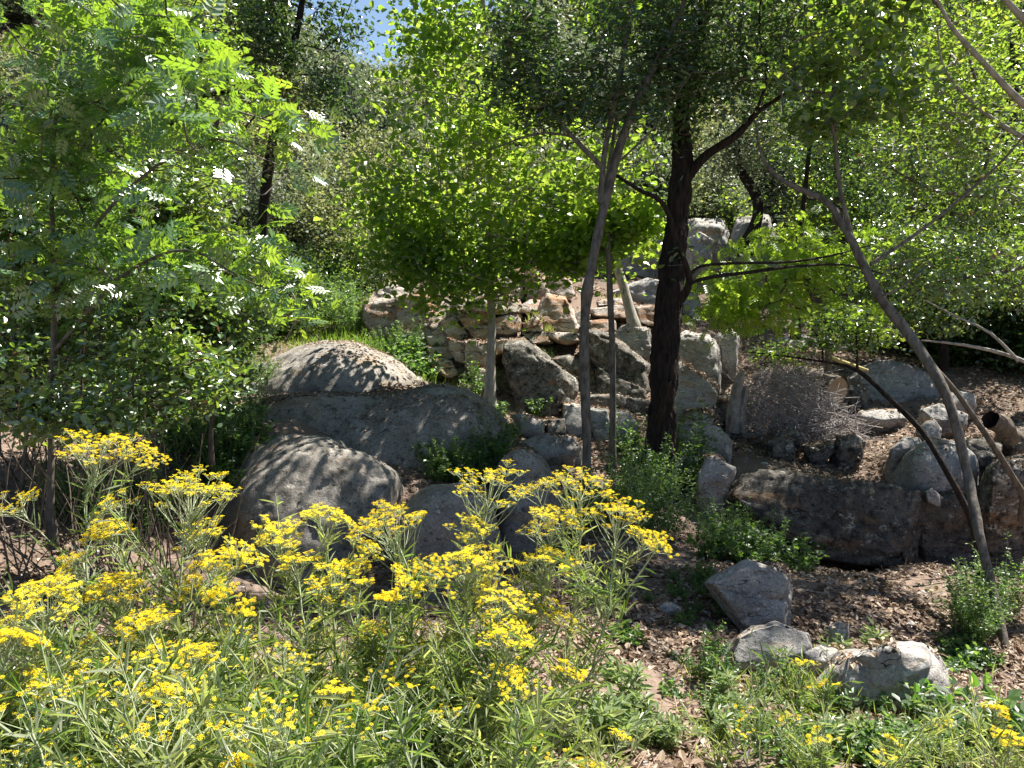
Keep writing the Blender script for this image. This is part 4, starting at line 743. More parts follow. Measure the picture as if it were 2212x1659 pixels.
for (x0, x1, y0, y1, n, smin, smax) in [(-14, 14, 20, 27, 50, 1.3, 2.1), (-20, 20, 27, 38, 55, 1.7, 2.6), (-28, 28, 38, 58, 60, 2.2, 3.6)]:
    tries = 0; k = 0
    while k < n and tries < 4000:
        tries += 1; x, y = rs.uniform(x0, x1), rs.uniform(y0, y1); s = rs.uniform(smin, smax)
        if abs(x) > y * .75 + 1: continue
        if any((x - a) ** 2 + (y - b) ** 2 < (.62 * (s + c)) ** 2 for a, b, c in spots): continue
        spots.append((x, y, s)); k += 1
for (px, py, Y, s) in [(560, 380, 17, 1.3), (650, 330, 19, 1.6), (700, 420, 17.5, 1.3), (630, 470, 15.5, 1.1), (760, 330, 21, 1.7), (740, 500, 17, 1.0), (820, 420, 19.5, 1.3), (1380, 330, 20.5, 1.5), (1480, 360, 21, 1.5), (1250, 380, 21, 1.5), (1560, 420, 20.5, 1.2), (1330, 420, 19.8, 1.0), (60, 300, 12, 1.5), (330, 350, 12.5, 1.4), (200, 500, 11, 1.2),
                       (-80, 700, 9, 1.2), (120, 250, 15, 2), (330, 150, 17, 2.2), (2260, 520, 19, 1.8), (1900, 560, 21, 1.6), (400, 560, 12.5, 1.1), (540, 520, 14, 1.1), (100, 450, 10.5, 1.3), (300, 480, 11, 1.3), (-60, 500, 10, 1.4), (180, 650, 9.6, 1.0), (330, 640, 9.8, 1.0), (450, 470, 13, 1.2), (60, 820, 8.6, .9), (240, 830, 8.8, .9), (20, 150, 13.5, 1.8), (230, 280, 13, 1.6), (2250, 650, 14, 1.1), (2330, 450, 14, 1.5), (2150, 600, 15, 1.2), (2050, 620, 16.3, 1.0), (1960, 590, 16.6, 1.1), (720, 560, 16.6, .9), (800, 590, 16.8, .8), (660, 560, 16, .9), (860, 560, 17.5, .9)]:
    p = at(px, py, Y); spots.append((p[0], Y, s))
for i, (x, y, s) in enumerate(spots):
    near = y < 21
    k = int(rs.integers(0, 3)) if not (near and rs.random() < .3) else 3
    if y > 19 and x < -5 and y < 30: k = rs.choice([0, 2, 1])
    if y < 19.5 and (x < -3.6 or x > 7) and y < 17: k = 4
    lab, grp, p = protos[k]; loc = (x, y, tz1(x, y) - .15); sc_ = (s * rs.uniform(.9, 1.15), s * rs.uniform(.9, 1.15), s * rs.uniform(.85, 1.25))
    if k not in used:
        used.add(k); p.location = loc; p.scale = sc_; p['label'] = lab; p['group'] = grp
    else: dup(p, loc, rs.uniform(0, 6.28), sc_, lab, grp)
# ---------------------------------------------------------------- brush pile, stump, logs
rs = np.random.default_rng(5)
c0 = at(1700, 920, 11.0); c0[2] = tz1(c0[0], c0[1]); chains = []
for i in range(1300):
    a = rs.uniform(0, 6.28); rr = math.sqrt(rs.random()); hz = (1 - rr ** 2) * 1.05 * (1 - .3 * math.cos(a - .3) * rr) * rs.random() ** .5
    p = c0 + np.array((rr * math.cos(a) * 1.02, rr * math.sin(a) * .75, hz + .04)); d = unit(rs.normal(0, 1, 3) * np.array((1, .8, .55)) + np.array((.3, 0, .1)))
    L = rs.uniform(.25, .75); b = rs.normal(0, .12, 3); t = np.linspace(-.5, .5, 6)[:, None]
    P = p + d * t * L + b * (t * 2) ** 2 + rs.normal(0, .012, (6, 3)); P[:, 2] = np.maximum(P[:, 2], c0[2] + .02)
    chains.append((P, np.linspace(rs.uniform(.004, .008), .002, 6)))
V_, F_ = tubes(chains, 4)
o = put('brush_pile', mesh_np('brush_pile', V_, [F_], smooth=True), None, flatmat('grey_dry_twig', (.20, .175, .165), .8, (.40, .36, .35), 8))
tag(o, 'heap of dry grey twigs in the clearing right of the thick trunk', 'brush pile')
st = ptube([(1586, 935, 10.55, 26), (1588, 880, 10.6, 22), (1596, 830, 10.6, 18), (1606, 800, 10.6, 6)], .04)
me = tube_mesh('broken_stump', [(st[:, :3], st[:, 3]), (st[:16, :3] + np.array((.1, 0, 0)), st[:16, 3] * .6), (st[:, :3] + np.array((-.07, .03, -.1)), st[:, 3] * .5)], 20); trunkify(me, .035, 26, .15)
tag(put('broken_stump', me, None, M['twig']), 'grey splintered stump at the left side of the brush pile', 'stump')
def log(lab, a, b, r, hollow=False, bark='barkbrown', name='sawn_log'):
    a, b = np.array(a), np.array(b); root = thing(name, lab, 'log', (a + b) / 2)
    s = spline([(*a, r * .92), (*((a + b) / 2 + np.array((0, 0, .03))), r), (*b, r)], .05)
    inner = [] if not hollow else []
    me = tube_mesh('bark', [(s[:, :3], s[:, 3])], 28); trunkify(me, .02, 9, 1); put('bark', me, root, M[bark])
    d = unit(b - a)
    P = [b - d * .002 * k for k in (6, 3)] if not hollow else [b - d * .001, b - d * .12, b - d * .3]
    rr = [r * .97, .001] if not hollow else [r * .86, r * .7, .001]
    me = tube_mesh('cut_face', [(np.array(P), np.array(rr))], 28); put('cut_face' if not hollow else 'hollow', me, root, M['cut'] if not hollow else M['barkdark']); return root
p = at(1808, 848, 11.4)
log('sawn log lying with its round cut end facing the camera beside the brush pile', p + np.array((-.38, .75, .10)), p, .24)
p = at(2140, 905, 8.9); log('hollow curved log among the shaded stones at the right', at(2190, 945, 9.05), p, .11, True, 'barkbrown', name='hollow_log')
s = ptube([(1790, 770, 11.6, 8), (1815, 780, 11.5, 9), (1840, 790, 11.5, 12), (1875, 800, 11.5, 5)], .05)
tag(put('dead_branch', tube_mesh('dead_branch', [(s[:, :3], s[:, 3])], 8), None, flatmat('yellow_lichen_wood', (.35, .27, .08), .8, (.5, .42, .18), 20)), 'short yellowish branch above the sawn log', 'branch')
def fallen(lab, pth, mat='twig', w=None):
    s = ptube(pth, .06); s[:, 2] = np.maximum(s[:, 2], tz(s[:, 0], s[:, 1]) + s[:, 3])
    tag(put('dead_branch', tube_mesh('dead_branch', [(s[:, :3], s[:, 3])], 7), None, M[mat]), lab, 'branch')
fallen('long thin dead branch lying in the litter by the pointed pale stone', [(1410, 1385, 4.6, 3), (1460, 1430, 4.3, 7), (1500, 1455, 4.2, 9), (1560, 1460, 4.1, 5)])
fallen('broken pale stick leaning beside the upright pale green plant', [(1830, 1440, 4.4, 6), (1870, 1410, 4.5, 7), (1908, 1366, 4.6, 8)])
fallen('dark stick sloping down over the boulder foot', [(330, 1040, 5.6, 5), (380, 1075, 5.4, 6), (420, 1110, 5.3, 6), (450, 1160, 5.2, 5)], 'barkbrown')
fallen('pale dry stalk slanting at the bottom left', [(0, 1400, 2.2, 9), (90, 1500, 2.2, 9), (170, 1640, 2.1, 8)])
fallen('stick lying along the foot of the litter slope', [(1600, 1255, 6, 5), (1700, 1290, 5.8, 6), (1790, 1300, 5.8, 4)])
# stuff: dry leaves, pebbles, needles/twigs on the ground
def scatter(n, x0, x1, y0, y1, bias=1.0):
    y = y0 + (y1 - y0) * rng.random(n) ** bias; x = rng.uniform(-1, 1, n) * (y * .72 + 1.0); k = (x > x0) & (x < x1); return x[k], y[k]
x, y = scatter(150000, -14, 14, 1.2, 17, 1.25); x2, y2 = scatter(26000, -1, 6, 2.2, 6.5, 1); x = np.concatenate((x, x2)); y = np.concatenate((y, y2)); z = tzg(x, y); dens = fbm(np.stack((x, y, z), 1) * 1.3, 3) > rng.normal(-.25, .25, len(x))
x, y, z = x[dens], y[dens], z[dens]; n = len(x); P = np.stack((x, y, z + rng.uniform(.004, .03, n)), 1)
tag(put('leaf_litter', leaves('leaf_litter', 'oval', P, rng.normal(0, 1, (n, 3)) * (1, 1, .25), rng.normal(0, .45, (n, 3)) + (0, 0, 1), rng.uniform(.02, .05, n) * (1 + .05 * P[:, 1]), rng.random(n)), None, M['litter']), 'dry brown leaves covering the ground', 'leaf litter', None, 'stuff')
from mathutils.bvhtree import BVHTree
def on_tops(objs, n, keep, size):
    PP = []; NN = []
    for o in objs:
        me = o.data; nv = len(me.polygons); c = np.empty(nv * 3); me.polygons.foreach_get('center', c); c = c.reshape(-1, 3)
        no = np.empty(nv * 3); me.polygons.foreach_get('normal', no); no = no.reshape(-1, 3)
        k = np.nonzero((no[:, 2] > .8) & (fbm(c * 1.4 + 9, 3) > keep))[0]
        if len(k): k = rng.choice(k, n); PP.append(c[k] + rng.normal(0, .02, (len(k), 3)) * (1, 1, 0)); NN.append(no[k])
    return np.concatenate(PP), np.concatenate(NN)
P, Nn = on_tops([r for r in ROCKS], 150, .05, .04); SH = [r for r in ROCKS if 'shelf' in r['label']]
Pa, Na = on_tops(ROCKS[:2], 1500, .12, .04); Pb, Nb = on_tops(SH, 6500, -.25, .04); P2 = np.concatenate((Pa, Pb)); N2 = np.concatenate((Na, Nb)); P = np.concatenate((P, P2)); Nn = np.concatenate((Nn, N2)); n = len(P)
tag(put('leaf_litter', leaves('leaf_litter', 'oval', P + Nn * .012, rng.normal(0, 1, (n, 3)) * (1, 1, .2), Nn + rng.normal(0, .35, (n, 3)), rng.uniform(.02, .05, n), rng.random(n)), None, M['litter']), 'dry leaves caught on top of the rocks', 'leaf litter', None, 'stuff')
x, y = scatter(12000, -12, 12, 2.2, 15, 1.1); z = tzg(x, y); k = fbm(np.stack((x, y, z), 1) * 1.1 + 40, 2) > .1; x, y, z = x[k], y[k], z[k]
ch = []
for a, b, c_ in zip(x, y, z):
    d = rng.normal(0, 1, 3) * (1, 1, .12); d = d / np.linalg.norm(d); L = rng.uniform(.06, .32); m_ = np.array((a, b, c_ + .02)); 
    ch.append((np.array([m_ - d * L / 2, m_ + rng.normal(0, .02, 3) * (1, 1, .4), m_ + d * L / 2]), np.array([.0035, .003, .0018]) * rng.uniform(.5, 1.6)))
V_, F_ = tubes(ch, 4); tag(put('fallen_twigs', mesh_np('fallen_twigs', V_, [F_]), None, flatmat('reddish_dry_twig', (.16, .10, .075), .8, (.36, .27, .22), 3)), 'reddish dry twigs strewn over the ground', 'twigs', None, 'stuff')
bm = bmesh.new(); bmesh.ops.create_icosphere(bm, subdivisions=1, radius=1); pv = np.array([v.co[:] for v in bm.verts]); pf = np.array([[v.index for v in f.verts] for f in bm.faces]); bm.free()
x, y = scatter(2600, -10, 12, 2.2, 16, 1.1); n = len(x); z = tzg(x, y); s = rng.uniform(.008, .05, n) * rng.uniform(.4, 1, n)
sc3 = s[:, None] * rng.uniform(.6, 1.3, (n, 3)) * (1, 1, .6)
V_ = (np.stack((x, y, z), 1)[:, None] + pv[None] * sc3[:, None] * rng.uniform(.8, 1.2, (n, len(pv), 1))).reshape(-1, 3); F_ = (np.arange(n)[:, None, None] * len(pv) + pf[None]).reshape(-1, 3)
tag(put('pebbles', mesh_np('pebbles', V_, [F_]), None, M['greyrock']), 'small grey stones strewn over the ground', 'pebbles', None, 'stuff')
# ---------------------------------------------------------------- grass (stuff)
def grass(lab, areas, mat='grass'):
    PP = []; SS = []; CC = []
    for (px, py, rx, ry, n, h, hue) in areas:
        c = gp(px, py); x = c[0] + rng.normal(0, rx, n); y = c[1] + rng.normal(0, ry, n); z = tz(x, y); PP.append(np.stack((x, y, z - .01), 1)); SS.append(h * rng.uniform(.4, 1.2, n)); CC.append(np.clip(hue + rng.normal(0, .15, n), 0, 1))
    P = np.concatenate(PP); S = np.concatenate(SS); n = len(P); D = rng.normal(0, .35, (n, 3)); D[:, 2] = 1
    tag(put('grass', leaves('grass', 'grass', P, D, rng.normal(0, 1, (n, 3)), S, np.concatenate(CC)), None, M[mat]), lab, 'grass', None, 'stuff')
grass('bright green grass and weeds left of the outcrop', [(700, 700, .9, 1.2, 4500, .16, .4), (760, 730, .6, .8, 2000, .16, .35), (640, 670, .7, 1, 2500, .18, .4), (840, 790, .5, .5, 2500, .25, .15)])
grass('dry and green grass between the foreground rocks', [(1850, 1470, .2, .15, 700, .13, .85), (1750, 1500, .25, .15, 700, .14, .75), (1950, 1620, .4, .15, 500, .13, .7), (1690, 1600, .3, .2, 350, .12, .6)])
def topgrass(lab, idx, n, h, hue):
    P, Nn = on_tops([ROCKS[i] for i in idx], n, .0, 0); m = len(P); D = rng.normal(0, .3, (m, 3)); D[:, 2] = 1
    tag(put('grass', leaves('grass', 'grass', P - Nn * .02, D, rng.normal(0, 1, (m, 3)), h * rng.uniform(.3, 1.2, m), np.clip(hue + rng.normal(0, .2, m), 0, 1)), None, M['grass']), lab, 'grass', None, 'stuff')
topgrass('sparse dry grass on the sunlit outcrop', [OUTCROP0 + k for k in (0, 1, 2, 3, 4, 21, 24, 25, 29)], 90, .16, .7)
# ---------------------------------------------------------------- ground plants
def low_plant(h, w, nst, nl, size, kind, leafm, seed, name='ground_plant'):
    rs = np.random.default_rng(seed); ch = []; P = []; D = []
    for i in range(nst):
        a = rs.uniform(0, 6.28); r0 = w * .35 * rs.random(); lean = rs.uniform(.1, .9) * w; hh = h * rs.uniform(.5, 1.1)
        t = np.linspace(0, 1, 7); b = np.array((math.cos(a) * r0, math.sin(a) * r0, 0))
        Q = b + np.stack((math.cos(a) * lean * t ** 1.5, math.sin(a) * lean * t ** 1.5, hh * t - .04), 1) + rs.normal(0, .008, (7, 3)); ch.append((Q, np.linspace(.004, .0014, 7)))
        m = nl; tt = rs.uniform(.2, 1, m); k = np.minimum((tt * 6).astype(int), 5); q = Q[k] + (Q[k + 1] - Q[k]) * ((tt * 6 - k)[:, None])
        d = rs.normal(0, 1, (m, 3)); d[:, 2] = np.abs(d[:, 2]) * .4 + .1; P.append(q + unit(d) * rs.uniform(0, .03, (m, 1))); D.append(d)
    P = np.concatenate(P); D = np.concatenate(D); n = len(P)
    root = thing(name, 'x', 'plant', (0, 0, 0))
    put('stems', tube_mesh('stems', ch, 4), root, M['stem'])
    put('foliage', leaves('foliage', kind, P, D, rs.normal(0, .5, (n, 3)) + (0, 0, 1), size * rs.uniform(.6, 1.2, n), np.clip(rs.normal(.45, .22, n), 0, 1)), root, M[leafm]); return root
LP = {'round': low_plant(.30, .22, 12, 22, .042, 'round', 'under', 1), 'tall': low_plant(.6, .2, 9, 30, .05, 'oval', 'under', 2), 'trifoliate': low_plant(.2, .28, 14, 14, .06, 'round', 'under', 3),
      'bush': low_plant(.75, .45, 26, 40, .04, 'oval', 'under', 4, 'low_bush'), 'strap': low_plant(.26, .14, 7, 34, .06, 'lance', 'weed', 5, 'leafy_weed'), 'broad': low_plant(.38, .25, 8, 7, .12, 'oval', 'under', 6, 'broad_leaf_plant')}
LU = set()
def lp(kind, loc, s, label, group=None):
    p = LP[kind]; rz = rng.uniform(0, 6.28)
    if kind not in LU:
        LU.add(kind); p.location = loc; p.scale = (s, s, s); p.rotation_euler = (0, 0, rz); p['label'] = label
        if group: p['group'] = group
    else:
        r = p.copy(); C.objects.link(r); r.location = loc; r.rotation_euler = (0, 0, rz); r.scale = (s, s, s); r['label'] = label
        if 'group' in r: del r['group']
        if group: r['group'] = group
        for ch in list(p.children):
            c = ch.copy(); C.objects.link(c); c.parent = r
ORD = 'first second third fourth fifth sixth seventh eighth ninth tenth eleventh twelfth thirteenth fourteenth fifteenth sixteenth seventeenth eighteenth nineteenth twentieth'.split()
def area(kind, px, py, rx, ry, n, s0, s1, label, group):
    L_ = []
    for i in range(n):
        a = rng.uniform(0, 6.28); q = math.sqrt(rng.random()); L_.append((px + rx * q * math.cos(a), gp(px + rx * q * math.cos(a), py + ry * q * math.sin(a)), rng.uniform(s0, s1)))
    L_.sort(key=lambda t: t[0])
    for i, (_, c, sz) in enumerate(L_):
        lp(kind, Vector(c), sz, (label + ', ' + ORD[i] + ' from left') if n <= 20 else label, group)
for k in LP:
    for ch in LP[k].children: ch.location = (0, 0, 0)
area('bush', 1290, 1130, 60, 40, 4, .5, .8, 'leafy bush around the foot of the forked tree', 'bushes around the forked tree foot')
area('bush', 1400, 1140, 60, 60, 7, .6, 1.0, 'sunlit leafy bush in front of the thick dark trunk', 'bushes in front of the thick trunk')
area('tall', 1480, 1040, 30, 40, 4, 1, 1.5, 'tall light green sprig just right of the thick trunk foot', 'sprigs right of the thick trunk')
area('tall', 1365, 990, 25, 30, 3, 1, 1.4, 'light green sprig just left of the thick trunk foot', 'sprigs left of the thick trunk')
area('bush', 1620, 1200, 90, 30, 9, .5, .8, 'dark green bush in the gully below the long dark ledge', 'bushes along the gully')
area('round', 1640, 1220, 120, 25, 12, .8, 1.4, 'low green plant on the gully edge', 'low plants on the gully edge')
area('bush', 980, 1000, 60, 50, 9, .4, .8, 'green bush between the sloping boulder and the dark boulder', 'bushes between the boulders')
area('bush', 1060, 950, 60, 30, 6, .35, .6, 'green bush behind the dark boulder', 'bushes behind the dark boulder')
area('round', 1010, 1000, 110, 60, 26, .7, 1.3, 'low green plant between the boulders', 'low plants between the boulders')
area('round', 900, 800, 70, 40, 16, 1.0, 1.8, 'low green plant at the left foot of the outcrop', 'plants at the outcrop left foot')
area('bush', 880, 770, 70, 50, 9, .5, .9, 'bright green bush at the left foot of the outcrop', 'bushes at the outcrop left foot')
area('bush', 720, 700, 110, 30, 12, .7, 1.2, 'bright green bush in the sunny strip behind the flat boulder', 'bushes in the sunny strip')
area('bush', 700, 610, 110, 20, 8, .9, 1.5, 'shaded green bush at the back left of the sunny strip', 'shaded bushes at the back left')
area('bush', 1100, 790, 90, 30, 6, .3, .5, 'small bush among the stones of the outcrop foot', 'small bushes in the outcrop foot')
area('tall', 1050, 860, 40, 20, 4, .6, .9, 'ferny plant in the cleft beside the slender tree foot', 'plants in the cleft')
area('bush', 540, 860, 70, 50, 8, .4, .7, 'small green bush left of the flat boulder', 'small bushes left of the flat boulder')
area('bush', 440, 980, 70, 50, 10, .5, .9, 'shaded bush at the foot of the left thicket', 'bushes at the thicket foot')
area('round', 470, 1000, 100, 90, 22, .8, 1.3, 'low shaded plant left of the round boulder', 'low plants left of the round boulder')
area('bush', 200, 1120, 170, 50, 12, .5, .9, 'shaded bush behind the flowers at left', 'shaded bushes behind the left flowers')
area('trifoliate', 1430, 1420, 150, 90, 10, .3, .5, 'low three-leaved bramble in the brown litter', 'brambles in the litter')
area('trifoliate', 1640, 1560, 120, 60, 5, .3, .45, 'small bramble near the pointed pale stone', 'brambles near the pale stone')
area('trifoliate', 2080, 1430, 90, 40, 9, .4, .7, 'dark green bramble behind the largest foreground rock', 'brambles behind the foreground rock')
area('bush', 2130, 1360, 60, 60, 6, .5, .8, 'dark leafy bush beside the leaning tree foot', 'bushes beside the leaning tree foot')
area('tall', 2150, 1170, 50, 25, 6, .7, 1.0, 'leafy plant catching light right of the leaning trunk', 'plants right of the leaning trunk')
area('bush', 1830, 710, 110, 12, 7, .5, .9, 'bright bush at the back of the clearing', 'bushes at the back of the clearing')
area('round', 2080, 790, 60, 20, 5, 1, 1.5, 'low grass-green plant on the sunlit slope', 'plants on the sunlit slope')
area('strap', 1300, 1600, 80, 40, 8, .8, 1.2, 'bright green narrow leaved plant right of the flowers', 'bright narrow leaved plants')
area('strap', 1950, 1630, 230, 25, 20, .4, .75, 'grey-green weed along the bottom right', 'weeds along the bottom right')
area('strap', 1700, 1530, 150, 40, 10, .35, .6, 'grey-green weed around the rough rock', 'weeds around the rough rock')
area('broad', 2000, 1570, 60, 25, 4, .4, .55, 'broad pale leaved plant in front of the largest foreground rock', 'broad leaved plants')
area('broad', 2120, 1610, 80, 30, 4, .5, .7, 'broad leaved plant at the bottom right corner', 'broad leaved plants in the corner')
area('round', 1800, 1645, 300, 20, 14, .4, .7, 'tiny ground plant along the bottom edge', 'tiny plants along the bottom edge')
area('trifoliate', 300, 1620, 40, 10, 3, .9, 1.2, 'dark round leaved sprig among the flowers at the bottom', 'round leaved sprigs')
for px, py, Y, h, lab in [(1850, 1340, 4.3, 1.15, 'upright pale green leafy stem left of the leaning tree'), (1760, 1380, 4.4, .9, 'thin leafy stem right of the angular rock'), (1560, 1440, 4.3, .8, 'grey leafy stem left of the rough rock'), (1720, 1370, 4.6, .55, 'silvery plant behind the rough rock')]:
    g = gp(px, py + 90); lp('strap', Vector(g), h, lab)
# cane-like dry stems under the thicket
ch = []
for i in range(150):
    px = rng.uniform(-30, 420); Y = rng.uniform(4.6, 6.8); b = at(px, 1100, Y); b[2] = tz1(b[0], b[1]); l = rng.normal(0, .35, 2); h = rng.uniform(.5, 1.4)
    t = np.linspace(0, 1, 7)[:, None]; ch.append((b + np.array((l[0], l[1], h)) * t + np.array((0, 0, .3)) * np.sin(t * 3) * rng.normal(0, .3) + rng.normal(0, .01, (7, 3)), np.linspace(rng.uniform(.004, .009), .002, 7)))
V_, F_ = tubes(ch, 5); tag(put('dry_stalks', mesh_np('dry_stalks', V_, [F_], smooth=True), None, M['barkbrown']), 'tangle of dry brown stalks under the left thicket', 'stalks', None, 'stuff')
area('round', 1450, 1300, 160, 50, 14, .3, .6, 'tiny seedling in the brown litter slope', 'seedlings in the litter')
area('tall', 1600, 1500, 120, 80, 8, .3, .5, 'small leafy sprig near the rough rock', 'sprigs near the rough rock')
area('strap', 1450, 1600, 120, 30, 6, .5, .8, 'grey-green weed left of the bottom edge rock', 'weeds left of the bottom edge rock')
area('broad', 1850, 1530, 120, 40, 4, .3, .4, 'broad pale leaf plant between the foreground rocks', 'broad leaf plants between rocks')
area('round', 1100, 900, 60, 20, 6, .6, 1.0, 'low plant behind the long sloping boulder end', 'low plants behind the sloping boulder')
area('bush', 1000, 690, 150, 20, 7, .3, .5, 'tuft of weeds growing on the outcrop', 'weeds on the outcrop')
# ---------------------------------------------------------------- yellow flowered plants
def star():
    V_ = []; F_ = []; w_ = []
    for i in range(9):
        a = i * 2 * math.pi / 9; b = .24
        for r_, da, z in ((.25, 0, .0), (.65, -b, .05), (1, 0, -.05), (.65, b, .05)): V_.append((r_ * math.cos(a + da * .9), r_ * math.sin(a + da * .9), z))
        F_.append([4 * i + k for k in range(4)]); w_ += [0] * 4
    n = len(V_)
    for i in range(4): V_.append((.34 * math.cos(i * 1.571), .34 * math.sin(i * 1.571), .12)); w_.append(1)
    F_.append([n, n + 1, n + 2, n + 3]); return np.array(V_), np.array(F_), np.array(w_)
SV, SF, SW = star()
def heads(name, P, Nn, S, rs):
    Nn = unit(Nn); A_ = unit(np.cross(Nn, rs.normal(0, 1, Nn.shape))); B_ = np.cross(Nn, A_)
    V_ = P[:, None] + S[:, None, None] * (SV[None, :, 0:1] * A_[:, None] + SV[None, :, 1:2] * B_[:, None] + SV[None, :, 2:3] * Nn[:, None])
    k = len(SV); F_ = (np.arange(len(P))[:, None, None] * k + SF[None]).reshape(-1, 4)
    c = np.clip(rs.uniform(.1, .7) + rs.normal(0, .15, (len(P), 1)), 0, .85) * np.ones((1, k)); c = np.where(SW[None] == 1, .92 + .08 * rs.random((len(P), 1)), c)
    return mesh_np(name, V_.reshape(-1, 3), [F_], c.ravel())
def senecio(label, top, base, rad, nh, seed, group=None, nleaf=110, side=2, lf=1.0):
    """top/base world points, rad corymb radius"""
    rs = np.random.default_rng(seed); top, base = np.array(top), np.array(base)
    root = thing('yellow_flower_plant', label, 'flower plant', base, group)
    H = np.linalg.norm(top - base); bend = rs.normal(0, .05, 3) * H; t = np.linspace(0, 1, 16)[:, None]
    body = base + (top - base) * t + bend * np.sin(t * math.pi) + rs.normal(0, .006, (16, 3)); body[0, 2] -= .05
    ax = unit(body[-1] - body[-4]); ax = unit(ax + np.array((0, 0, .6)))
    stemtop = body[-1] - ax * rad * .9; body[-1] = stemtop; body[-2] = .5 * (body[-3] + stemtop)
    ch = [(body, np.linspace(.0048, .0026, 16) * (1 + .2 * H))]; HP = []; HN = []
    cor = [(stemtop, ax, rad, nh)]
    LPs = []; LD = []; LS = []
    for q in range(side):
        f = rs.uniform(.5, .74); i = int(f * 15); p0 = body[i]; a = rs.uniform(0, 6.28); d = unit(np.array((math.cos(a), math.sin(a) * .7, 1.1))); L = H * rs.uniform(.16, .3)
        Q = p0 + d * L * np.linspace(0, 1, 6)[:, None] + np.array((0, 0, .12 * L)) * (np.linspace(0, 1, 6)[:, None] ** 2); ch.append((Q, np.linspace(.003, .0018, 6)))
        r2 = rad * rs.uniform(.4, .75); cor.append((Q[-1], unit(Q[-1] - Q[-2]), r2, int(nh * (r2 / rad) ** 2)))
        m = 12; tt = rs.uniform(0, 1, m); LPs.append(p0 + (Q[-1] - p0) * tt[:, None]); e = rs.normal(0, .7, (m, 3)) + d * .9; LD.append(e); LS.append(rs.uniform(.04, .08, m))
    for (c, a_, R_, n) in cor:
        e1 = unit(np.cross(a_, np.array((.3, .9, .1)))); e2 = np.cross(a_, e1); nb = max(5, int(n / 9))
        for j in range(nb):
            ang = j * 2.4 + rs.uniform(-.3, .3); rr = R_ * math.sqrt((j + .5) / nb); 
            rr *= rs.uniform(.8, 1.15); tip = c + (e1 * math.cos(ang) + e2 * math.sin(ang)) * rr + a_ * (R_ * .95 - .4 * rr + rs.normal(0, .17) * R_); s0 = c - a_ * R_ * rs.uniform(-.3, 1.1) * (rr / R_)
            mid = s0 + (tip - s0) * .55 + (e1 * math.cos(ang) + e2 * math.sin(ang)) * rr * .12; ch.append((np.array([s0, mid, tip - a_ * .012]), np.array([.0016, .0012, .0009])))
            m = max(3, int(n / nb)); u_ = rs.normal(0, 1, (m, 3)); u_ -= a_ * (u_ @ a_)[:, None]; hp = tip + unit(u_) * (R_ * 1.15 / math.sqrt(nb) * np.sqrt(rs.random((m, 1)))) + a_ * rs.normal(0, .004, (m, 1))
            HP.append(hp); HN.append(a_ * 1.3 + np.array((0, -.15, .5)) + rs.normal(0, .4, (m, 3)))
            for x_ in hp[::1]: ch.append((np.array([tip - a_ * .022, x_ - a_ * .003]), np.array([.0009, .0008])))
    m = nleaf; tt = rs.beta(1.6, 1.3, m) * .9; i = np.minimum((tt * 15).astype(int), 14); p0 = body[i] + (body[i + 1] - body[i]) * (tt * 15 - i)[:, None]
    a = rs.uniform(0, 6.28, m); d = np.stack((np.cos(a), np.sin(a), rs.uniform(.1, 1.3, m)), 1); LPs.append(p0); LD.append(d); LS.append(rs.uniform(.06, .13, m) * lf * (1.2 - .6 * tt))
    # leafy side shoots
    for q in range(int(nleaf / 14)):
        f = rs.uniform(.1, .75); p0 = body[int(f * 15)]; a = rs.uniform(0, 6.28); d = unit(np.array((math.cos(a), math.sin(a), rs.uniform(.5, 1.6)))); L = rs.uniform(.12, .32); Q = p0 + d * L * np.linspace(0, 1, 5)[:, None] + np.array((0, 0, .08)) * np.linspace(0, 1, 5)[:, None] ** 2
        ch.append((Q, np.linspace(.0024, .0012, 5))); m = 16; tt = rs.uniform(.1, 1, m); LPs.append(Q[0] + (Q[-1] - Q[0]) * tt[:, None]); e = rs.normal(0, .7, (m, 3)) + d; LD.append(e); LS.append(rs.uniform(.04, .09, m) * lf)
    put('stems', tube_mesh('stems', ch, 6), root, M['stem'])
    P = np.concatenate(LPs); D = np.concatenate(LD); S = np.concatenate(LS); n = len(P)
    z = tz(P[:, 0], P[:, 1]); k = P[:, 2] > z + .01; P, D, S = P[k], D[k], S[k]; n = len(P)
    put('foliage', leaves('foliage', 'narrow', P, D, rs.normal(0, .6, (n, 3)) + (0, 0, 1), S, np.clip(rs.normal(rs.uniform(.1, .85), .22, n), 0, 1)), root, M['senleaf'])
    if HP:
        HP = np.concatenate(HP); HN = np.concatenate(HN); put('flower_heads', heads('flower_heads', HP, HN, rs.uniform(.0062, .0092, len(HP)), rs), root, M['petal'])
    return root
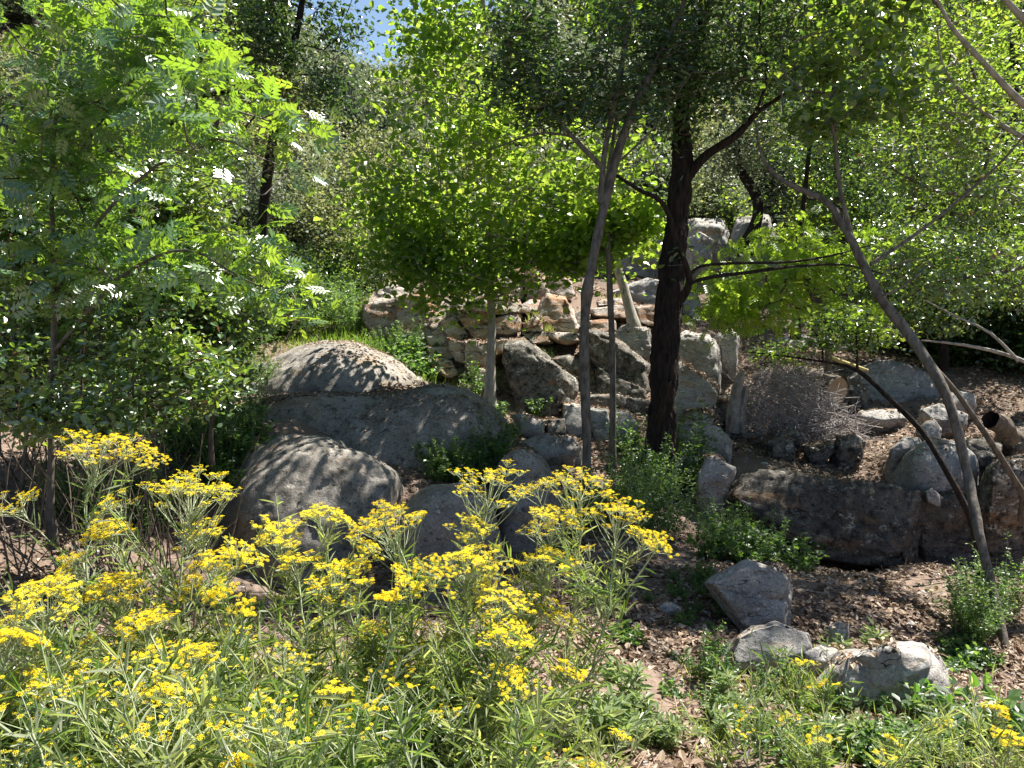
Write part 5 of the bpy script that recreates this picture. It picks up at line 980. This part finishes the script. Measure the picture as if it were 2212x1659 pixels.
# (px,py of cluster centre, Y, width px, base px x, label)
FL = [(205, 968, 2.9, 165, 235, 120, 'lone tall yellow flower plant standing highest at the left'),
 (418, 1062, 2.6, 205, 470, 170, 'tall plant with a wide yellow cluster left of the round boulder'),
 (232, 1140, 2.5, 100, 300, 90, 'yellow plant just below the lone tall one'), (432, 1150, 2.7, 110, 480, 90, 'yellow cluster directly under the wide tall one'), (470, 1220, 2.5, 120, 520, 100, 'dense yellow cluster at the round boulder lower left'),
 (600, 1155, 2.7, 120, 640, 80, 'yellow plant in front of the round boulder, left of two'), (692, 1108, 2.8, 90, 690, 60, 'small high yellow cluster in front of the round boulder'),
 (640, 1220, 2.6, 100, 700, 70, 'yellow cluster low in front of the round boulder'), (820, 1125, 2.7, 180, 780, 150, 'wide yellow cluster between the round and the lowest boulder'), (740, 1245, 2.5, 140, 760, 100, 'yellow cluster left of the lowest boulder foot'),
 (845, 1290, 2.4, 70, 800, 50, 'small yellow cluster below the lowest boulder'), (1060, 1040, 2.9, 190, 960, 95, 'open yellow cluster with dark centred flowers before the narrow dark boulder'), (1020, 1130, 2.8, 100, 980, 45, 'sparse yellow cluster in front of the lowest boulder right side'),
 (1250, 1045, 2.9, 150, 1130, 90, 'yellow cluster crossing the forked tree trunk'), (1205, 1115, 2.8, 130, 1110, 70, 'yellow cluster left of the forked tree foot'), (1340, 1105, 2.8, 150, 1160, 95, 'yellow cluster right of the forked tree trunk'), (1395, 1160, 2.9, 90, 1200, 45, 'yellow cluster farthest right of the tall stand'),
 (1010, 1215, 2.6, 130, 960, 90, 'yellow cluster right of the lowest boulder'), (1190, 1210, 2.7, 140, 1090, 80, 'loose yellow cluster over the brown litter'), (90, 1300, 2.2, 170, 120, 120, 'broad yellow cluster at the left edge'), (250, 1260, 2.4, 120, 290, 80, 'yellow cluster right of the left edge one'),
 (320, 1340, 2.2, 120, 360, 90, 'yellow cluster in the middle of the left stand'), (20, 1380, 2.0, 100, 60, 70, 'yellow cluster low at the left edge'), (1090, 1290, 2.5, 130, 1050, 70, 'yellow cluster in the shaded right side of the stand'), (1090, 1380, 2.3, 120, 1060, 60, 'shaded yellow cluster low right of the stand'),
 (735, 1490, 2.0, 70, 740, 35, 'small yellow cluster low in the middle of the stand'), (1230, 1440, 2.4, 80, 1180, 30, 'little yellow cluster at the right rim of the stand'), (1330, 1590, 2.3, 60, 1320, 20, 'tiny yellow cluster above the bright green plant'), (350, 1500, 1.9, 90, 370, 40, 'yellow cluster low in the left stand'), (420, 1400, 2.1, 110, 440, 60, 'yellow cluster in the centre of the left stand'),
 (2150, 1530, 2.6, 60, 2170, 30, 'small yellow cluster at the right edge'), (2185, 1590, 2.4, 80, 2200, 45, 'yellow cluster in the bottom right corner'), (1930, 1600, 2.8, 40, 1935, 14, 'tiny yellow cluster before the largest foreground rock'), (1735, 1430, 3.6, 50, 1735, 18, 'little yellow cluster by the rough rock'), (1780, 1480, 3.3, 60, 1780, 22, 'loose little yellow cluster between the foreground rocks'), (1280, 1650, 2.0, 80, 1290, 30, 'yellow cluster at the bottom edge right of centre'), (520, 1650, 1.6, 80, 520, 30, 'yellow cluster at the bottom edge left of centre')]
for i, (px, py, Y, wd, bx, nh, lab) in enumerate(FL):
    top = at(px, py - wd * .12, Y); b = at(bx, 1500, Y - .15); b[2] = tz1(b[0], b[1]); small = wd < 90
    senecio(lab, top, b, wd * .5 * Y / F, int(nh * 2.8), 100 + i, None, 60 if small else 110, 0 if small else (1 if 560 < px < 1100 else 2))
rs = np.random.default_rng(8)
for i in range(90):
    Y = rs.uniform(1.55, 2.85); px = rs.uniform(-120, 1150); b = at(px, 1500, Y); b[2] = tz1(b[0], b[1])
    ymax = 1290 + (1.0 - (Y - 1.55) / 1.3) * 230 + rs.uniform(-30, 150); top = at(px + rs.normal(0, 50), ymax, Y + rs.normal(0, .08)); 
    fl = rs.random() < .26
    lab_ = ('yellow topped' if fl else 'leafy') + ' narrow leaved plant, ' + ('back' if Y > 2.5 else 'middle' if Y > 2.05 else 'front') + ' of the stand, ' + ('at its left edge', 'left of the wide high cluster', 'below the wide high cluster', 'below the round boulder', 'below the boulder gap', 'below the lowest boulder', 'at its right edge', 'at its right edge')[int(min(7, max(0, (px + 120) / 165)))]
    senecio(lab_, top, b, rs.uniform(.05, .09), int(rs.uniform(25, 60)) if fl else 8, 300 + i, 'plants inside the crowded left stand', 150, 1 if fl else 0, 1.15)
for i in range(14):
    Y = rs.uniform(2.0, 2.9); px = rs.uniform(1480, 2200); b = at(px, 1500, Y); b[2] = tz1(b[0], b[1]); top = b + np.array((rs.normal(0, .06), 0, rs.uniform(.15, .32)))
    senecio('young narrow leaved plant without flowers in the bottom right', top, b, .04, 0, 500 + i, 'young plants in the bottom right', 60, 0, .8)
n_obj = len(bpy.data.objects); print('objects', n_obj, 'polys', sum(len(m.polygons) for m in bpy.data.meshes))
